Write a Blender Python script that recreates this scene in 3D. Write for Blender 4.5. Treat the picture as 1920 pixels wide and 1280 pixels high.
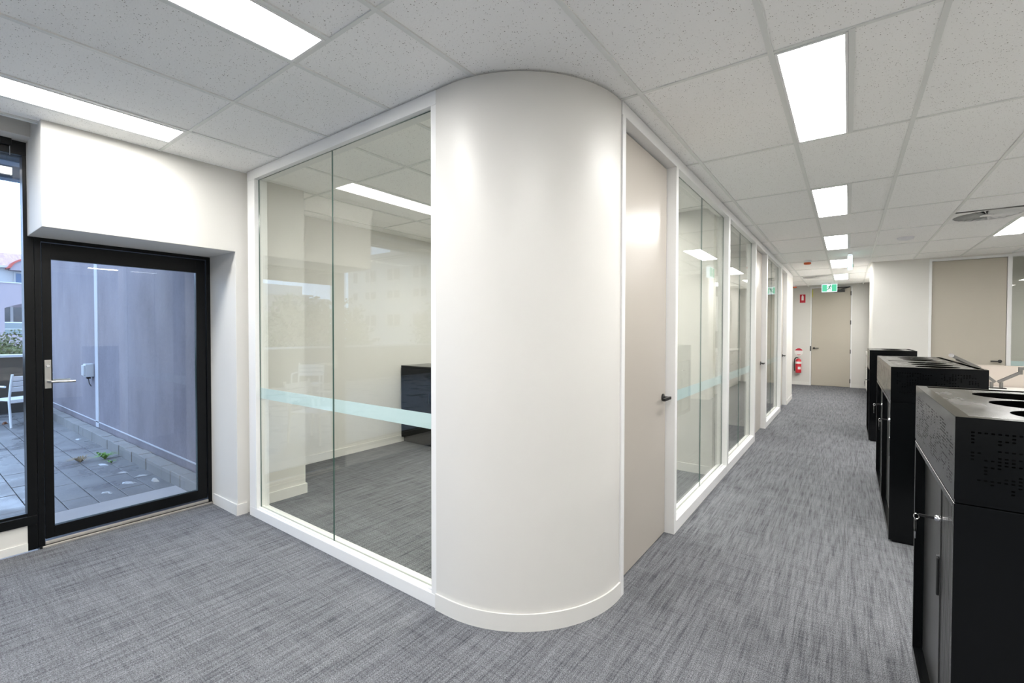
import bpy, bmesh, math, random
from mathutils import Vector, Matrix

for o in list(bpy.data.objects):
    bpy.data.objects.remove(o, do_unlink=True)
SC = bpy.context.scene
COL = SC.collection
random.seed(7)

# ------------------------------------------------------------------ camera
W_PX, H_PX = 1920.0, 1280.0
F_PX, CX, CY = 853.5, 981.9, 636.0
YAW, PITCH, ROLL = math.radians(35.502), math.radians(.957), math.radians(.112)
cam_d = bpy.data.cameras.new('camera')
cam = bpy.data.objects.new('camera', cam_d)
COL.objects.link(cam)
cam_d.sensor_fit = 'HORIZONTAL'
cam_d.sensor_width = 36.0
cam_d.lens = F_PX / W_PX * 36.0
cam_d.shift_x = -(CX - W_PX / 2) / W_PX
cam_d.shift_y = (CY - H_PX / 2) / W_PX
cam_d.clip_start = 0.02
cam_d.clip_end = 400
_r = Vector((math.cos(YAW), math.sin(YAW), 0))
_f = Vector((-math.sin(YAW) * math.cos(PITCH), math.cos(YAW) * math.cos(PITCH), -math.sin(PITCH)))
_u = _r.cross(_f)
_R = _r * math.cos(ROLL) + _u * math.sin(ROLL)
_U = -_r * math.sin(ROLL) + _u * math.cos(ROLL)
cam.matrix_world = Matrix(((_R.x, _U.x, -_f.x, 0), (_R.y, _U.y, -_f.y, 0), (_R.z, _U.z, -_f.z, 1.475), (0, 0, 0, 1)))
SC.camera = cam

# ------------------------------------------------------------------ sky and exposure
world = bpy.data.worlds.new('overcast_sky')
SC.world = world
world.use_nodes = True
_bg = world.node_tree.nodes['Background']
_bg.inputs[0].default_value = (0.49, 0.68, 1.0, 1)
_bg.inputs[1].default_value = 3.8
SC.view_settings.view_transform = 'Standard'
SC.view_settings.look = 'None'
SC.view_settings.gamma = 1.0
SC.view_settings.use_curve_mapping = False
SC.view_settings.exposure = 0.12
SC.cycles.max_bounces = 16
SC.cycles.diffuse_bounces = 10
SC.cycles.transparent_max_bounces = 32
PANEL_STRENGTH = 35.0

H = 2.7385          # ceiling height


# ------------------------------------------------------------------ materials
def mat(name, col, rough=.5, metal=0.0, spec=.5, coat=0.0):
    m = bpy.data.materials.new(name)
    m.use_nodes = True
    b = m.node_tree.nodes['Principled BSDF']
    b.inputs['Base Color'].default_value = (*col, 1)
    b.inputs['Roughness'].default_value = rough
    b.inputs['Metallic'].default_value = metal
    b.inputs['Specular IOR Level'].default_value = spec
    b.inputs['Coat Weight'].default_value = coat
    return m


def N(m, t, **kw):
    n = m.node_tree.nodes.new(t)
    for k, v in kw.items():
        setattr(n, k, v)
    return n


def L(m, a, b):
    m.node_tree.links.new(a, b)


def wpos(m, scale=(1, 1, 1), rot=(0, 0, 0)):
    g = N(m, 'ShaderNodeNewGeometry')
    mp = N(m, 'ShaderNodeMapping')
    mp.inputs['Scale'].default_value = scale
    mp.inputs['Rotation'].default_value = rot
    L(m, g.outputs['Position'], mp.inputs['Vector'])
    return mp.outputs[0]


def opos(m, scale=(1, 1, 1)):
    g = N(m, 'ShaderNodeTexCoord')
    mp = N(m, 'ShaderNodeMapping')
    mp.inputs['Scale'].default_value = scale
    L(m, g.outputs['Object'], mp.inputs['Vector'])
    return mp.outputs[0]


def noise(m, vec, scale=1.0, detail=2.0, rough=.5):
    n = N(m, 'ShaderNodeTexNoise')
    n.inputs['Scale'].default_value = scale
    n.inputs['Detail'].default_value = detail
    n.inputs['Roughness'].default_value = rough
    L(m, vec, n.inputs['Vector'])
    return n.outputs['Fac']


def ramp(m, fac, stops):
    r = N(m, 'ShaderNodeValToRGB')
    cr = r.color_ramp
    while len(cr.elements) < len(stops):
        cr.elements.new(.5)
    for e, (p, c) in zip(cr.elements, stops):
        e.position = p
        e.color = (*c, 1) if len(c) == 3 else c
    L(m, fac, r.inputs[0])
    return r.outputs[0]


def mathn(m, op, a, b=None, clamp=False):
    n = N(m, 'ShaderNodeMath', operation=op, use_clamp=clamp)
    for i, v in enumerate((a, b)):
        if v is None:
            continue
        if isinstance(v, (int, float)):
            n.inputs[i].default_value = v
        else:
            L(m, v, n.inputs[i])
    return n.outputs[0]


def mixc(m, fac, a, b, mode='MIX'):
    n = N(m, 'ShaderNodeMix', data_type='RGBA', blend_type=mode)
    for sock, v in ((n.inputs[0], fac), (n.inputs[6], a), (n.inputs[7], b)):
        if isinstance(v, (int, float)):
            sock.default_value = v
        elif isinstance(v, tuple):
            sock.default_value = (*v, 1)
        else:
            L(m, v, sock)
    return n.outputs[2]


def bsdf(m):
    return m.node_tree.nodes['Principled BSDF']


def bump(m, height, strength=.2, dist=.005):
    b = N(m, 'ShaderNodeBump')
    b.inputs['Strength'].default_value = strength
    b.inputs['Distance'].default_value = dist
    L(m, height, b.inputs['Height'])
    L(m, b.outputs[0], bsdf(m).inputs['Normal'])


def paint(name, col, rough=.55, spec=.4, var=.03, bmp=.04):
    m = mat(name, col, rough, 0, spec)
    n = noise(m, wpos(m), 1.7, 3)
    c = mixc(m, n, tuple(x * (1 - var) for x in col), tuple(min(1, x * (1 + var)) for x in col))
    L(m, c, bsdf(m).inputs['Base Color'])
    if bmp:
        bump(m, noise(m, wpos(m), 260, 2), bmp, .002)
    return m


def make_carpet():
    m = mat('carpet', (.2, .2, .2), .95, 0, .15)
    warp = noise(m, wpos(m), 14, 2)
    # long dark threads along the corridor
    a = noise(m, wpos(m, (105, 4.2, 1)), 1, 3, .65)
    a = ramp(m, a, [(.36, (0, 0, 0)), (.58, (1, 1, 1))])
    a2 = noise(m, wpos(m, (38, 2.2, 1)), 1, 3, .6)
    a2 = ramp(m, a2, [(.33, (0, 0, 0)), (.62, (1, 1, 1))])
    # shorter cross threads
    b = noise(m, wpos(m, (4.5, 80, 1)), 1, 3, .65)
    b = ramp(m, b, [(.34, (0, 0, 0)), (.56, (1, 1, 1))])
    b2 = noise(m, wpos(m, (1.1, 16, 1)), 1, 2, .5)
    # big faint plank to plank change
    p = N(m, 'ShaderNodeTexBrick')
    p.inputs['Scale'].default_value = 1.0
    p.inputs['Mortar Size'].default_value = .0
    p.inputs['Brick Width'].default_value = 1.0
    p.inputs['Row Height'].default_value = .25
    p.inputs['Color1'].default_value = (.94, .94, .94, 1)
    p.inputs['Color2'].default_value = (1.04, 1.04, 1.04, 1)
    L(m, wpos(m, (1, 1, 1), (0, 0, math.pi / 2)), p.inputs['Vector'])
    fibre = noise(m, wpos(m, (300, 170, 1)), 1, 1, .7)
    fib = ramp(m, fibre, [(.34, (.35, .35, .35)), (.66, (1.65, 1.65, 1.65))])
    t = mathn(m, 'MULTIPLY', a, .34)
    t = mathn(m, 'ADD', t, mathn(m, 'MULTIPLY', a2, .30))
    t = mathn(m, 'ADD', t, mathn(m, 'MULTIPLY', b, .20))
    t = mathn(m, 'ADD', t, mathn(m, 'MULTIPLY', b2, .24))
    c = ramp(m, t, [(.20, (.058, .061, .069)), (.55, (.126, .130, .141)), (.92, (.186, .191, .204))])
    c = mixc(m, .85, c, fib, 'MULTIPLY')
    c = mixc(m, .8, c, p.outputs['Color'], 'MULTIPLY')
    L(m, c, bsdf(m).inputs['Base Color'])
    bump(m, mathn(m, 'ADD', fibre, mathn(m, 'MULTIPLY', a, .6)), .5, .004)
    return m


def make_tile():
    m = mat('mineral_fibre_tile', (.74, .735, .72), .9, 0, .15)
    v = N(m, 'ShaderNodeTexVoronoi', feature='F1')
    v.inputs['Scale'].default_value = 125
    L(m, wpos(m), v.inputs['Vector'])
    n = noise(m, wpos(m), 140, 1)
    d = mathn(m, 'ADD', v.outputs['Distance'], mathn(m, 'MULTIPLY', n, .9))
    size = N(m, 'ShaderNodeSeparateColor')
    L(m, v.outputs['Color'], size.inputs[0])
    d = mathn(m, 'ADD', d, mathn(m, 'MULTIPLY', size.outputs[0], .35))
    pit = ramp(m, d, [(.645, (1, 1, 1)), (.70, (0, 0, 0))])
    c = mixc(m, pit, (.955, .95, .935), (.34, .32, .29))
    L(m, c, bsdf(m).inputs['Base Color'])
    bump(m, d, .25, .002)
    return m


def make_glass(name, tint, spec=1.0):
    """clear sheet: light passes straight through with a tint, and mirrors by Schlick's Fresnel on each face"""
    m = bpy.data.materials.new(name)
    m.use_nodes = True
    nt = m.node_tree
    nt.nodes.remove(nt.nodes['Principled BSDF'])
    out = nt.nodes['Material Output']
    g = N(m, 'ShaderNodeNewGeometry')
    dot = N(m, 'ShaderNodeVectorMath', operation='DOT_PRODUCT')
    L(m, g.outputs['Normal'], dot.inputs[0])
    L(m, g.outputs['Incoming'], dot.inputs[1])
    k = mathn(m, 'SUBTRACT', 1.0, mathn(m, 'ABSOLUTE', dot.outputs['Value']), True)
    fac = mathn(m, 'ADD', mathn(m, 'MULTIPLY', mathn(m, 'POWER', k, 5.0), .96 * spec), .04 * spec, True)
    tr = N(m, 'ShaderNodeBsdfTransparent')
    tr.inputs[0].default_value = (*tint, 1)
    gl = N(m, 'ShaderNodeBsdfGlossy')
    gl.inputs['Roughness'].default_value = 0.0
    mx = N(m, 'ShaderNodeMixShader')
    L(m, fac, mx.inputs[0])
    L(m, tr.outputs[0], mx.inputs[1])
    L(m, gl.outputs[0], mx.inputs[2])
    L(m, mx.outputs[0], out.inputs[0])
    return m


def make_frost():
    m = bpy.data.materials.new('frosted_film')
    m.use_nodes = True
    nt = m.node_tree
    nt.nodes.remove(nt.nodes['Principled BSDF'])
    d = N(m, 'ShaderNodeBsdfDiffuse')
    d.inputs[0].default_value = (.74, .87, .92, 1)
    t = N(m, 'ShaderNodeBsdfTranslucent')
    t.inputs[0].default_value = (.74, .87, .92, 1)
    tr = N(m, 'ShaderNodeBsdfTransparent')
    a = N(m, 'ShaderNodeMixShader')
    a.inputs[0].default_value = .5
    L(m, d.outputs[0], a.inputs[1])
    L(m, t.outputs[0], a.inputs[2])
    b = N(m, 'ShaderNodeMixShader')
    b.inputs[0].default_value = .70
    L(m, tr.outputs[0], b.inputs[1])
    L(m, a.outputs[0], b.inputs[2])
    L(m, b.outputs[0], nt.nodes['Material Output'].inputs[0])
    return m


def emit(name, col, strength):
    m = bpy.data.materials.new(name)
    m.use_nodes = True
    nt = m.node_tree
    nt.nodes.remove(nt.nodes['Principled BSDF'])
    e = N(m, 'ShaderNodeEmission')
    e.inputs[0].default_value = (*col, 1)
    e.inputs[1].default_value = strength
    L(m, e.outputs[0], nt.nodes['Material Output'].inputs[0])
    return m


def make_render_wall():
    m = mat('mauve_render', (.2, .2, .24), .9, 0, .2)
    n1 = noise(m, wpos(m, (1, 1, .6)), 1.1, 5, .6)
    n2 = noise(m, wpos(m, (6, 6, .3)), 1, 3, .6)
    n3 = noise(m, wpos(m), 40, 3)
    t = mathn(m, 'ADD', mathn(m, 'MULTIPLY', n1, .70), mathn(m, 'MULTIPLY', n2, .08))
    t = mathn(m, 'ADD', t, mathn(m, 'MULTIPLY', n3, .22))
    c = ramp(m, t, [(.3, (.195, .175, .195)), (.7, (.325, .30, .325))])
    L(m, c, bsdf(m).inputs['Base Color'])
    bump(m, n3, .15, .004)
    return m


def make_paver():
    m = mat('wet_concrete_paver', (.2, .2, .2), .35, 0, .4)
    n1 = noise(m, wpos(m), 2.2, 4, .6)
    n2 = noise(m, wpos(m), 60, 3)
    t = mathn(m, 'ADD', mathn(m, 'MULTIPLY', n1, .7), mathn(m, 'MULTIPLY', n2, .3))
    L(m, ramp(m, t, [(.3, (.13, .13, .135)), (.7, (.26, .26, .265))]), bsdf(m).inputs['Base Color'])
    L(m, ramp(m, n1, [(.35, (.16, .16, .16)), (.65, (.6, .6, .6))]), bsdf(m).inputs['Roughness'])
    bump(m, n2, .15, .003)
    return m


def make_black_steel():
    m = mat('black_powder_coat', (.003, .0035, .004), .16, 0, .22)
    n = noise(m, wpos(m), 5, 4, .6)
    L(m, ramp(m, n, [(.3, (.13, .13, .13)), (.7, (.20, .20, .20))]), bsdf(m).inputs['Roughness'])
    return m


def make_lid():
    m = mat('dusty_black_lid', (.014, .014, .014), .2, 0, .5)
    n = noise(m, opos(m, (9, 3.2, 1)), 1.0, 4, .65)
    L(m, ramp(m, n, [(.35, (.20, .20, .20)), (.62, (.30, .30, .30))]), bsdf(m).inputs['Roughness'])
    L(m, ramp(m, n, [(.40, (.012, .012, .012)), (.60, (.07, .068, .062))]), bsdf(m).inputs['Base Color'])
    return m


def make_roof_tile():
    m = mat('faded_red_tile', (.5, .25, .22), .8, 0, .2)
    n = noise(m, wpos(m, (1, 14, 3)), 1, 3)
    L(m, ramp(m, n, [(.3, (.42, .26, .26)), (.7, (.55, .38, .37))]), bsdf(m).inputs['Base Color'])
    return m


def make_leaf(name, a, b):
    m = mat(name, a, .5, 0, .4)
    n = noise(m, wpos(m), 6, 3)
    L(m, ramp(m, n, [(.3, a), (.7, b)]), bsdf(m).inputs['Base Color'])
    return m


M = dict(
    wall=paint('warm_white_paint', (.67, .658, .626), .5, .4),
    column=paint('column_satin_paint', (.67, .656, .625), .40, .5),
    skirting=paint('skirting_gloss', (.71, .70, .67), .35, .5, .01, 0),
    frame=paint('white_aluminium', (.79, .79, .785), .32, .5, .01, 0),
    door=paint('taupe_laminate', (.435, .40, .355), .30, .5, .01, 0),
    door_dark=paint('greige_laminate', (.45, .415, .35), .45, .4, .02, 0),
    joinery=paint('white_laminate', (.82, .81, .78), .35, .5, .01, 0),
    carpet=make_carpet(), tile=make_tile(),
    bar=paint('ceiling_grid_white', (.78, .79, .765), .4, .5, .01, 0),
    dark=mat('shadow_gap', (.02, .02, .02), .9),
    slab=mat('slab_concrete', (.4, .4, .4), .9),
    glass=make_glass('partition_glass', (.965, .975, .945)),
    glass_edge=mat('green_glass_edge', (.07, .13, .115), .15, 0, .8),
    ext_glass=make_glass('window_glass', (.965, .975, .98)),
    frost=make_frost(),
    panel=emit('led_diffuser', (1.0, .985, .955), PANEL_STRENGTH),
    fitting=paint('fitting_white', (.86, .86, .85), .4, .5, .01, 0),
    ext_frame=mat('black_aluminium', (.004, .0045, .005), .30, 0, .2),
    steel=mat('brushed_steel', (.56, .55, .53), .32, 1.0),
    chrome=mat('chrome', (.8, .8, .82), .12, 1.0),
    sill=mat('mill_finish_aluminium', (.62, .59, .55), .4, .8),
    handle=mat('matt_black_handle', (.012, .012, .012), .4, 0, .5),
    black=make_black_steel(), lid=make_lid(),
    cavity=mat('cavity_shade', (.004, .004, .004), .95, 0, .0),  # near-black without gloss: shade of the hollows put into the colour
    grey_door=mat('graphite_tambour', (.03, .03, .03), .28, 0, .4),
    render=make_render_wall(), paver=make_paver(),
    joint=mat('wet_joint_sand', (.36, .36, .36), .7),
    kerb=paint('kerb_concrete', (.27, .265, .26), .85, .2, .2, .3),
    pale_concrete=paint('pale_concrete', (.42, .41, .42), .7, .3, .12, .2),
    patch=paint('white_filler_strip', (.55, .55, .58), .8, .2, .08, 0),
    plastic=mat('grey_plastic', (.55, .56, .57), .45),
    white_metal=mat('white_powder_coat', (.80, .82, .84), .35),
    parapet=paint('dark_parapet_cladding', (.035, .033, .03), .5, .4, .15, 0),
    coping=mat('pale_coping', (.55, .56, .57), .5),
    awning=mat('blue_grey_soffit', (.045, .075, .115), .4),
    awning_strip=mat('pale_soffit_strip', (.25, .36, .52), .4),
    mauve=paint('mauve_facade', (.33, .285, .31), .85, .2, .05, 0),
    white_render=paint('white_facade', (.52, .52, .52), .85, .2, .04, 0),
    brown_render=paint('dusky_facade', (.50, .42, .38), .85, .2, .05, 0),
    roof=make_roof_tile(), red=mat('red_fascia', (.42, .08, .06), .6),
    dark_glass=mat('far_window_glass', (.03, .035, .045), .12, 0, .8),
    blue_glass=mat('blue_window_glass', (.04, .10, .22), .12, 0, .8),
    balustrade=mat('green_grey_balustrade', (.17, .21, .22), .2, 0, .7),
    leaf=make_leaf('tree_leaf', (.03, .045, .012), (.13, .15, .045)),
    weed=make_leaf('weed_leaf', (.08, .22, .03), (.22, .42, .08)),
    straw=make_leaf('dry_grass', (.20, .15, .09), (.34, .26, .14)),
    bark=mat('bark', (.10, .075, .055), .9),
    litter=mat('white_plastic_litter', (.55, .57, .60), .6),
    rust_leaf=mat('fallen_leaf_brown', (.16, .06, .025), .7),
    red_body=mat('extinguisher_red', (.62, .015, .03), .28, 0, .6, .4),
    red_sign=mat('sign_red', (.50, .01, .03), .45),
    white_print=mat('sign_white', (.82, .80, .78), .5),
    rubber=mat('black_rubber', (.015, .015, .015), .6),
    green_lit=emit('exit_green_lit', (.16, .80, .47), .85),
    white_lit=emit('exit_white_lit', (.80, 1.0, .94), 1.05),
    case_lit=emit('exit_case_lit', (.80, .94, 1.0), 1.35),
    ink=mat('exit_ink', (.03, .30, .17), .5),
    orange=mat('orange_cap', (.62, .12, .03), .45),
    detector=mat('detector_white', (.72, .73, .76), .45),
    desk=paint('desk_top', (.72, .70, .66), .4, .4, .01, 0),
    screen=paint('cream_desk_screen', (.50, .445, .395), .85, .2, .02, 0),
    arm=mat('silver_monitor_arm', (.20, .195, .185), .35, .6),
    yellow=mat('yellow_tape', (.55, .50, .06), .5),
)


# ------------------------------------------------------------------ mesh helpers
class MB:
    def __init__(s):
        s.v, s.f, s.m = [], [], []

    def face(s, pts, mi=0):
        b = len(s.v)
        s.v += [tuple(p) for p in pts]
        s.f.append(tuple(range(b, b + len(pts))))
        s.m.append(mi)

    def box(s, x0, x1, y0, y1, z0, z1, mi=0, side_mi=None, thin=None):
        b = len(s.v)
        s.v += [(x0, y0, z0), (x1, y0, z0), (x1, y1, z0), (x0, y1, z0), (x0, y0, z1), (x1, y0, z1), (x1, y1, z1), (x0, y1, z1)]
        fs = [('z', (0, 3, 2, 1)), ('z', (4, 5, 6, 7)), ('y', (0, 1, 5, 4)), ('x', (1, 2, 6, 5)), ('y', (2, 3, 7, 6)), ('x', (3, 0, 4, 7))]
        for ax, q in fs:
            s.f.append(tuple(b + i for i in q))
            s.m.append(mi if (side_mi is None or ax == thin) else side_mi)
        return s

    def prism(s, poly, a, b_, axis='z', mi=0):
        """extrude a 2D polygon; axis z: (x,y), axis x: (y,z), axis y: (x,z)"""
        def P(p, t):
            return {'z': (p[0], p[1], t), 'x': (t, p[0], p[1]), 'y': (p[0], t, p[1])}[axis]
        n = len(poly)
        b = len(s.v)
        s.v += [P(p, a) for p in poly] + [P(p, b_) for p in poly]
        s.f.append(tuple(b + i for i in range(n))[::-1])
        s.m.append(mi)
        s.f.append(tuple(b + n + i for i in range(n)))
        s.m.append(mi)
        for i in range(n):
            j = (i + 1) % n
            s.f.append((b + i, b + j, b + n + j, b + n + i))
            s.m.append(mi)
        return s

    def lathe(s, prof, c=(0, 0, 0), axis='z', seg=24, mi=0):
        """profile [(r, t)...] turned about an axis through c"""
        b = len(s.v)
        for r, t in prof:
            for k in range(seg):
                a = 2 * math.pi * k / seg
                u, w = r * math.cos(a), r * math.sin(a)
                s.v.append({'z': (c[0] + u, c[1] + w, c[2] + t), 'x': (c[0] + t, c[1] + u, c[2] + w), 'y': (c[0] + w, c[1] + t, c[2] + u)}[axis])
        for i in range(len(prof) - 1):
            for k in range(seg):
                q = (k + 1) % seg
                s.f.append((b + i * seg + k, b + i * seg + q, b + (i + 1) * seg + q, b + (i + 1) * seg + k))
                s.m.append(mi)
        s.f.append(tuple(b + k for k in range(seg))[::-1])
        s.m.append(mi)
        s.f.append(tuple(b + (len(prof) - 1) * seg + k for k in range(seg)))
        s.m.append(mi)
        return s

    def tube(s, pts, r, seg=10, mi=0, closed=False):
        pts = [Vector(p) for p in pts]
        n = len(pts)
        rings = []
        prev = None
        for i, p in enumerate(pts):
            if closed:
                d = pts[(i + 1) % n] - pts[i - 1]
            else:
                d = pts[min(i + 1, n - 1)] - pts[max(i - 1, 0)]
            d.normalize()
            ref = prev if prev is not None else (Vector((0, 0, 1)) if abs(d.z) < .9 else Vector((1, 0, 0)))
            u = (ref - d * ref.dot(d)).normalized()
            prev = u
            w = d.cross(u)
            rr = r[i] if isinstance(r, (list, tuple)) else r
            b = len(s.v)
            for k in range(seg):
                a = 2 * math.pi * k / seg
                s.v.append(tuple(p + u * (rr * math.cos(a)) + w * (rr * math.sin(a))))
            rings.append(b)
        m = n if closed else n - 1
        for i in range(m):
            a, b = rings[i], rings[(i + 1) % n]
            for k in range(seg):
                q = (k + 1) % seg
                s.f.append((a + k, a + q, b + q, b + k))
                s.m.append(mi)
        if not closed:
            s.f.append(tuple(rings[0] + k for k in range(seg))[::-1])
            s.f.append(tuple(rings[-1] + k for k in range(seg)))
            s.m += [mi, mi]
        return s

    def bar(s, a, b, w, h, mi=0):
        """rectangular bar from a to b"""
        a, b = Vector(a), Vector(b)
        d = (b - a).normalized()
        ref = Vector((0, 0, 1)) if abs(d.z) < .95 else Vector((0, 1, 0))
        u = d.cross(ref).normalized() * (w / 2)
        v = u.cross(d).normalized() * (h / 2)
        k = len(s.v)
        for p in (a, b):
            s.v += [tuple(p - u - v), tuple(p + u - v), tuple(p + u + v), tuple(p - u + v)]
        for q in ((0, 3, 2, 1), (4, 5, 6, 7), (0, 1, 5, 4), (1, 2, 6, 5), (2, 3, 7, 6), (3, 0, 4, 7)):
            s.f.append(tuple(k + i for i in q))
            s.m.append(mi)
        return s

    def mesh(s, name, mats, bev=0.0, smooth=False, seg=2):
        me = bpy.data.meshes.new(name)
        me.from_pydata(s.v, [], s.f)
        for m in mats:
            me.materials.append(M[m] if isinstance(m, str) else m)
        for p, i in zip(me.polygons, s.m):
            p.material_index = i
        bm = bmesh.new()
        bm.from_mesh(me)
        bmesh.ops.recalc_face_normals(bm, faces=bm.faces)
        if bev:
            es = [e for e in bm.edges if len(e.link_faces) == 2 and e.calc_face_angle(0) > .6]
            bmesh.ops.bevel(bm, geom=es, offset=bev, segments=seg, affect='EDGES', profile=.5, clamp_overlap=True)
        bm.to_mesh(me)
        bm.free()
        if smooth:
            for p in me.polygons:
                p.use_smooth = True
            me.set_sharp_from_angle(angle=math.radians(40))
        return me

    def build(s, name, mats, parent=None, bev=0.0, smooth=False, loc=None, seg=2):
        if isinstance(mats, str):
            mats = [mats]
        o = bpy.data.objects.new(name, s.mesh(name, mats, bev, smooth, seg))
        COL.objects.link(o)
        if loc:
            o.location = loc
        if parent:
            o.parent = parent
        return o


def box(name, x0, x1, y0, y1, z0, z1, m, parent=None, bev=0.0):
    return MB().box(x0, x1, y0, y1, z0, z1).build(name, m, parent, bev)


def tag(o, label, cat=None, group=None, kind=None):
    o['label'] = label
    if cat:
        o['category'] = cat
    if group:
        o['group'] = group
    if kind:
        o['kind'] = kind
    return o


def st(o, label):
    o['kind'] = 'structure'
    o['label'] = label
    return o


def empty(name, loc=(0, 0, 0), rz=0):
    o = bpy.data.objects.new(name, None)
    COL.objects.link(o)
    o.location = loc
    o.rotation_euler.z = rz
    return o


def place(o, root):
    # vertices were given in world coordinates: undo the root's offset once, sub-parts inherit it
    o.matrix_parent_inverse = Matrix.Translation(-root.location) if o.parent == root else Matrix.Identity(4)


def copy_tree(o, parent=None):
    c = o.copy()
    COL.objects.link(c)
    if parent:
        c.parent = parent
    for ch in list(o.children):
        copy_tree(ch, c)
    return c


# ------------------------------------------------------------------ the room shell
XW = -3.965          # left wall face
XD = -4.46           # plane of the outside door and window
XC = -1.0175         # corridor partition face
YG = 1.684           # front partition face
YE = 14.97           # end wall

fl = MB()
fl.prism([(-4.43, -5), (5.2, -5), (5.2, 15.1), (-5.0, 15.1), (-5.0, 1.9), (-4.43, 1.9)], -.12, 0.0)
st(fl.build('floor', 'carpet'), 'grey streaked loop carpet running through the office and corridor')

# ceiling: backing slab, then every tile and grid bar on its own
ceil = st(box('ceiling', -5.1, 5.3, -5.2, 15.2, 3.02, 3.2, 'slab'), 'suspended ceiling of speckled white tiles in a grid')
XL_ = [-4.66, -4.05, -3.425, -2.785, -2.15, -1.53, -.915, -.302, .298, .898, 1.500, 2.102, 2.704, 3.306, 3.908, 4.51, 5.11]
YL_ = [2.352 + 1.2155 * k for k in range(-6, 11)]
LIGHTS = []   # (x0, x1, y0, y1)


def cell_y(k):
    return YL_[k + 6], YL_[k + 7]


def add_light(xa, xb, k, tilted=False):
    y0, y1 = cell_y(k)
    LIGHTS.append((xa, xb, y0, y1))


for k in (0, 2, 4, 6, 8):
    add_light(-.302, -.002, k)           # the corridor row
add_light(-2.15, -1.85, -2)
add_light(-3.735, -3.425, -2)
for k in (0, 2, 4):
    add_light(1.50, 1.80, k)  # only the farthest is in view, the nearer ones are added unseen
for k in (0, 2, 4):  # unseen row added to light the desk area
    add_light(3.306, 3.606, k)
add_light(-.302, -.002, -2)  # lights around and behind the viewpoint, added unseen
add_light(1.50, 1.80, -2)
add_light(3.306, 3.606, -2)
for xa in (-3.735, -2.15, -.302, 1.50):
    add_light(xa, xa + .3, -4)
add_light(-2.15, -1.85, 0)               # added unseen lights to brighten the meeting room behind the curved wall
add_light(-2.15, -1.85, 1)
add_light(-3.425, -3.125, 1)
for xa in (-3.425, -2.15):  # unseen lights added to brighten the other glazed rooms
    add_light(xa, xa + .3, 3)
    add_light(xa, xa + .3, 5)
add_light(3.306, 3.606, 7)               # added unseen light for the office behind the right-hand glass
add_light(.598, .898, 7)                 # added unseen lights over the joinery recess, brightening the corridor end
add_light(.598, .898, 8)
BARW = .024


def in_plan(x, y):
    if y > 10.42 and x > .35:
        return x < .95 and y > 10.9
    if x < -4.05 and y < 1.8:
        return False
    if y > 11.7 and x < -1.6:
        return False
    return True


def tile_ok(x0, x1, y0, y1):
    return in_plan((x0 + x1) / 2, (y0 + y1) / 2)


DIFFS = [(1.199, 6.908), (-.608, 12.380)]
tile_mesh = {}
ZT = H + .007
for i in range(len(XL_) - 1):
    for j in range(len(YL_) - 1):
        x0, x1, y0, y1 = XL_[i], XL_[i + 1], YL_[j], YL_[j + 1]
        if not tile_ok(x0, x1, y0, y1):
            continue
        if y1 > YE and y0 > YE:
            continue
        spans = [(x0, x1)]
        for (a, b, c, d) in LIGHTS:
            if abs(c - y0) < .01 and a >= x0 - .01 and b <= x1 + .01:
                spans = [s for s in ((x0, a), (b, x1)) if s[1] - s[0] > .05]
        if x0 < -4.5 and y0 < 1.8:
            continue
        ys_ = [(y0, min(y1, YE + .1))]
        for (dx_, dy_) in DIFFS:
            if x0 < dx_ < x1 and y0 < dy_ < y1:
                ys_ = [q for q in ((y0, dy_ - .300), (dy_ + .300, y1)) if q[1] - q[0] > .1]
        for (a, b, y0, yy1) in [(*sp, *yy) for sp in spans for yy in ys_]:
            w, d = round(b - a - .003, 3), round(yy1 - y0 - .003, 3)
            key = (w, d)
            if key not in tile_mesh:
                mb = MB()
                mb.box(-w / 2, w / 2, -d / 2, d / 2, 0, .018)
                tile_mesh[key] = mb.mesh('ceiling_tile', ['tile'])
            o = bpy.data.objects.new('ceiling_tile', tile_mesh[key])
            COL.objects.link(o)
            o.location = ((a + b) / 2, (y0 + yy1) / 2, ZT)
            o.parent = ceil

for q in ((-4.88, -4.663, 2.22, 11.62), (-4.657, -4.053, 2.22, YL_[6] - .002)):
    box('ceiling_tile', *q, ZT, ZT + .018, 'tile', ceil)

# grid bars: long runners along the corridor, cross bars between them
for x in XL_:
    y0, y1 = -5.0, YE
    if x < -4.05:
        y0 = 1.8
        y1 = 11.7
    elif x < -1.6:
        y1 = 11.7
    elif x > .31:
        y1 = 10.38
    elif x > .2:
        y1 = YE
    box('grid_runner', x - BARW / 2, x + BARW / 2, y0, y1, H, H + .028, 'bar', ceil)
for (a, b, c, d) in LIGHTS:
    for x in (a, b):
        if min(abs(x - q) for q in XL_) > .02:
            box('grid_runner', x - BARW / 2, x + BARW / 2, c, d, H, H + .028, 'bar', ceil)
for y in YL_:
    if y < -4.9 or y > YE:
        continue
    x0, x1 = -4.03, 5.1
    if y > 1.8:
        x0 = -4.9
    if y > 11.7:
        x0 = -1.6
    if y > 10.38:
        x1 = .45 if y < 10.9 else 1.05
    for i in range(len(XL_) - 1):
        a, b = max(XL_[i], x0), min(XL_[i + 1], x1)
        if b - a > .05:
            box('grid_cross_bar', a + BARW / 2, b - BARW / 2, y - .009, y + .009, H + .0015, H + .028, 'bar', ceil)

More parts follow.
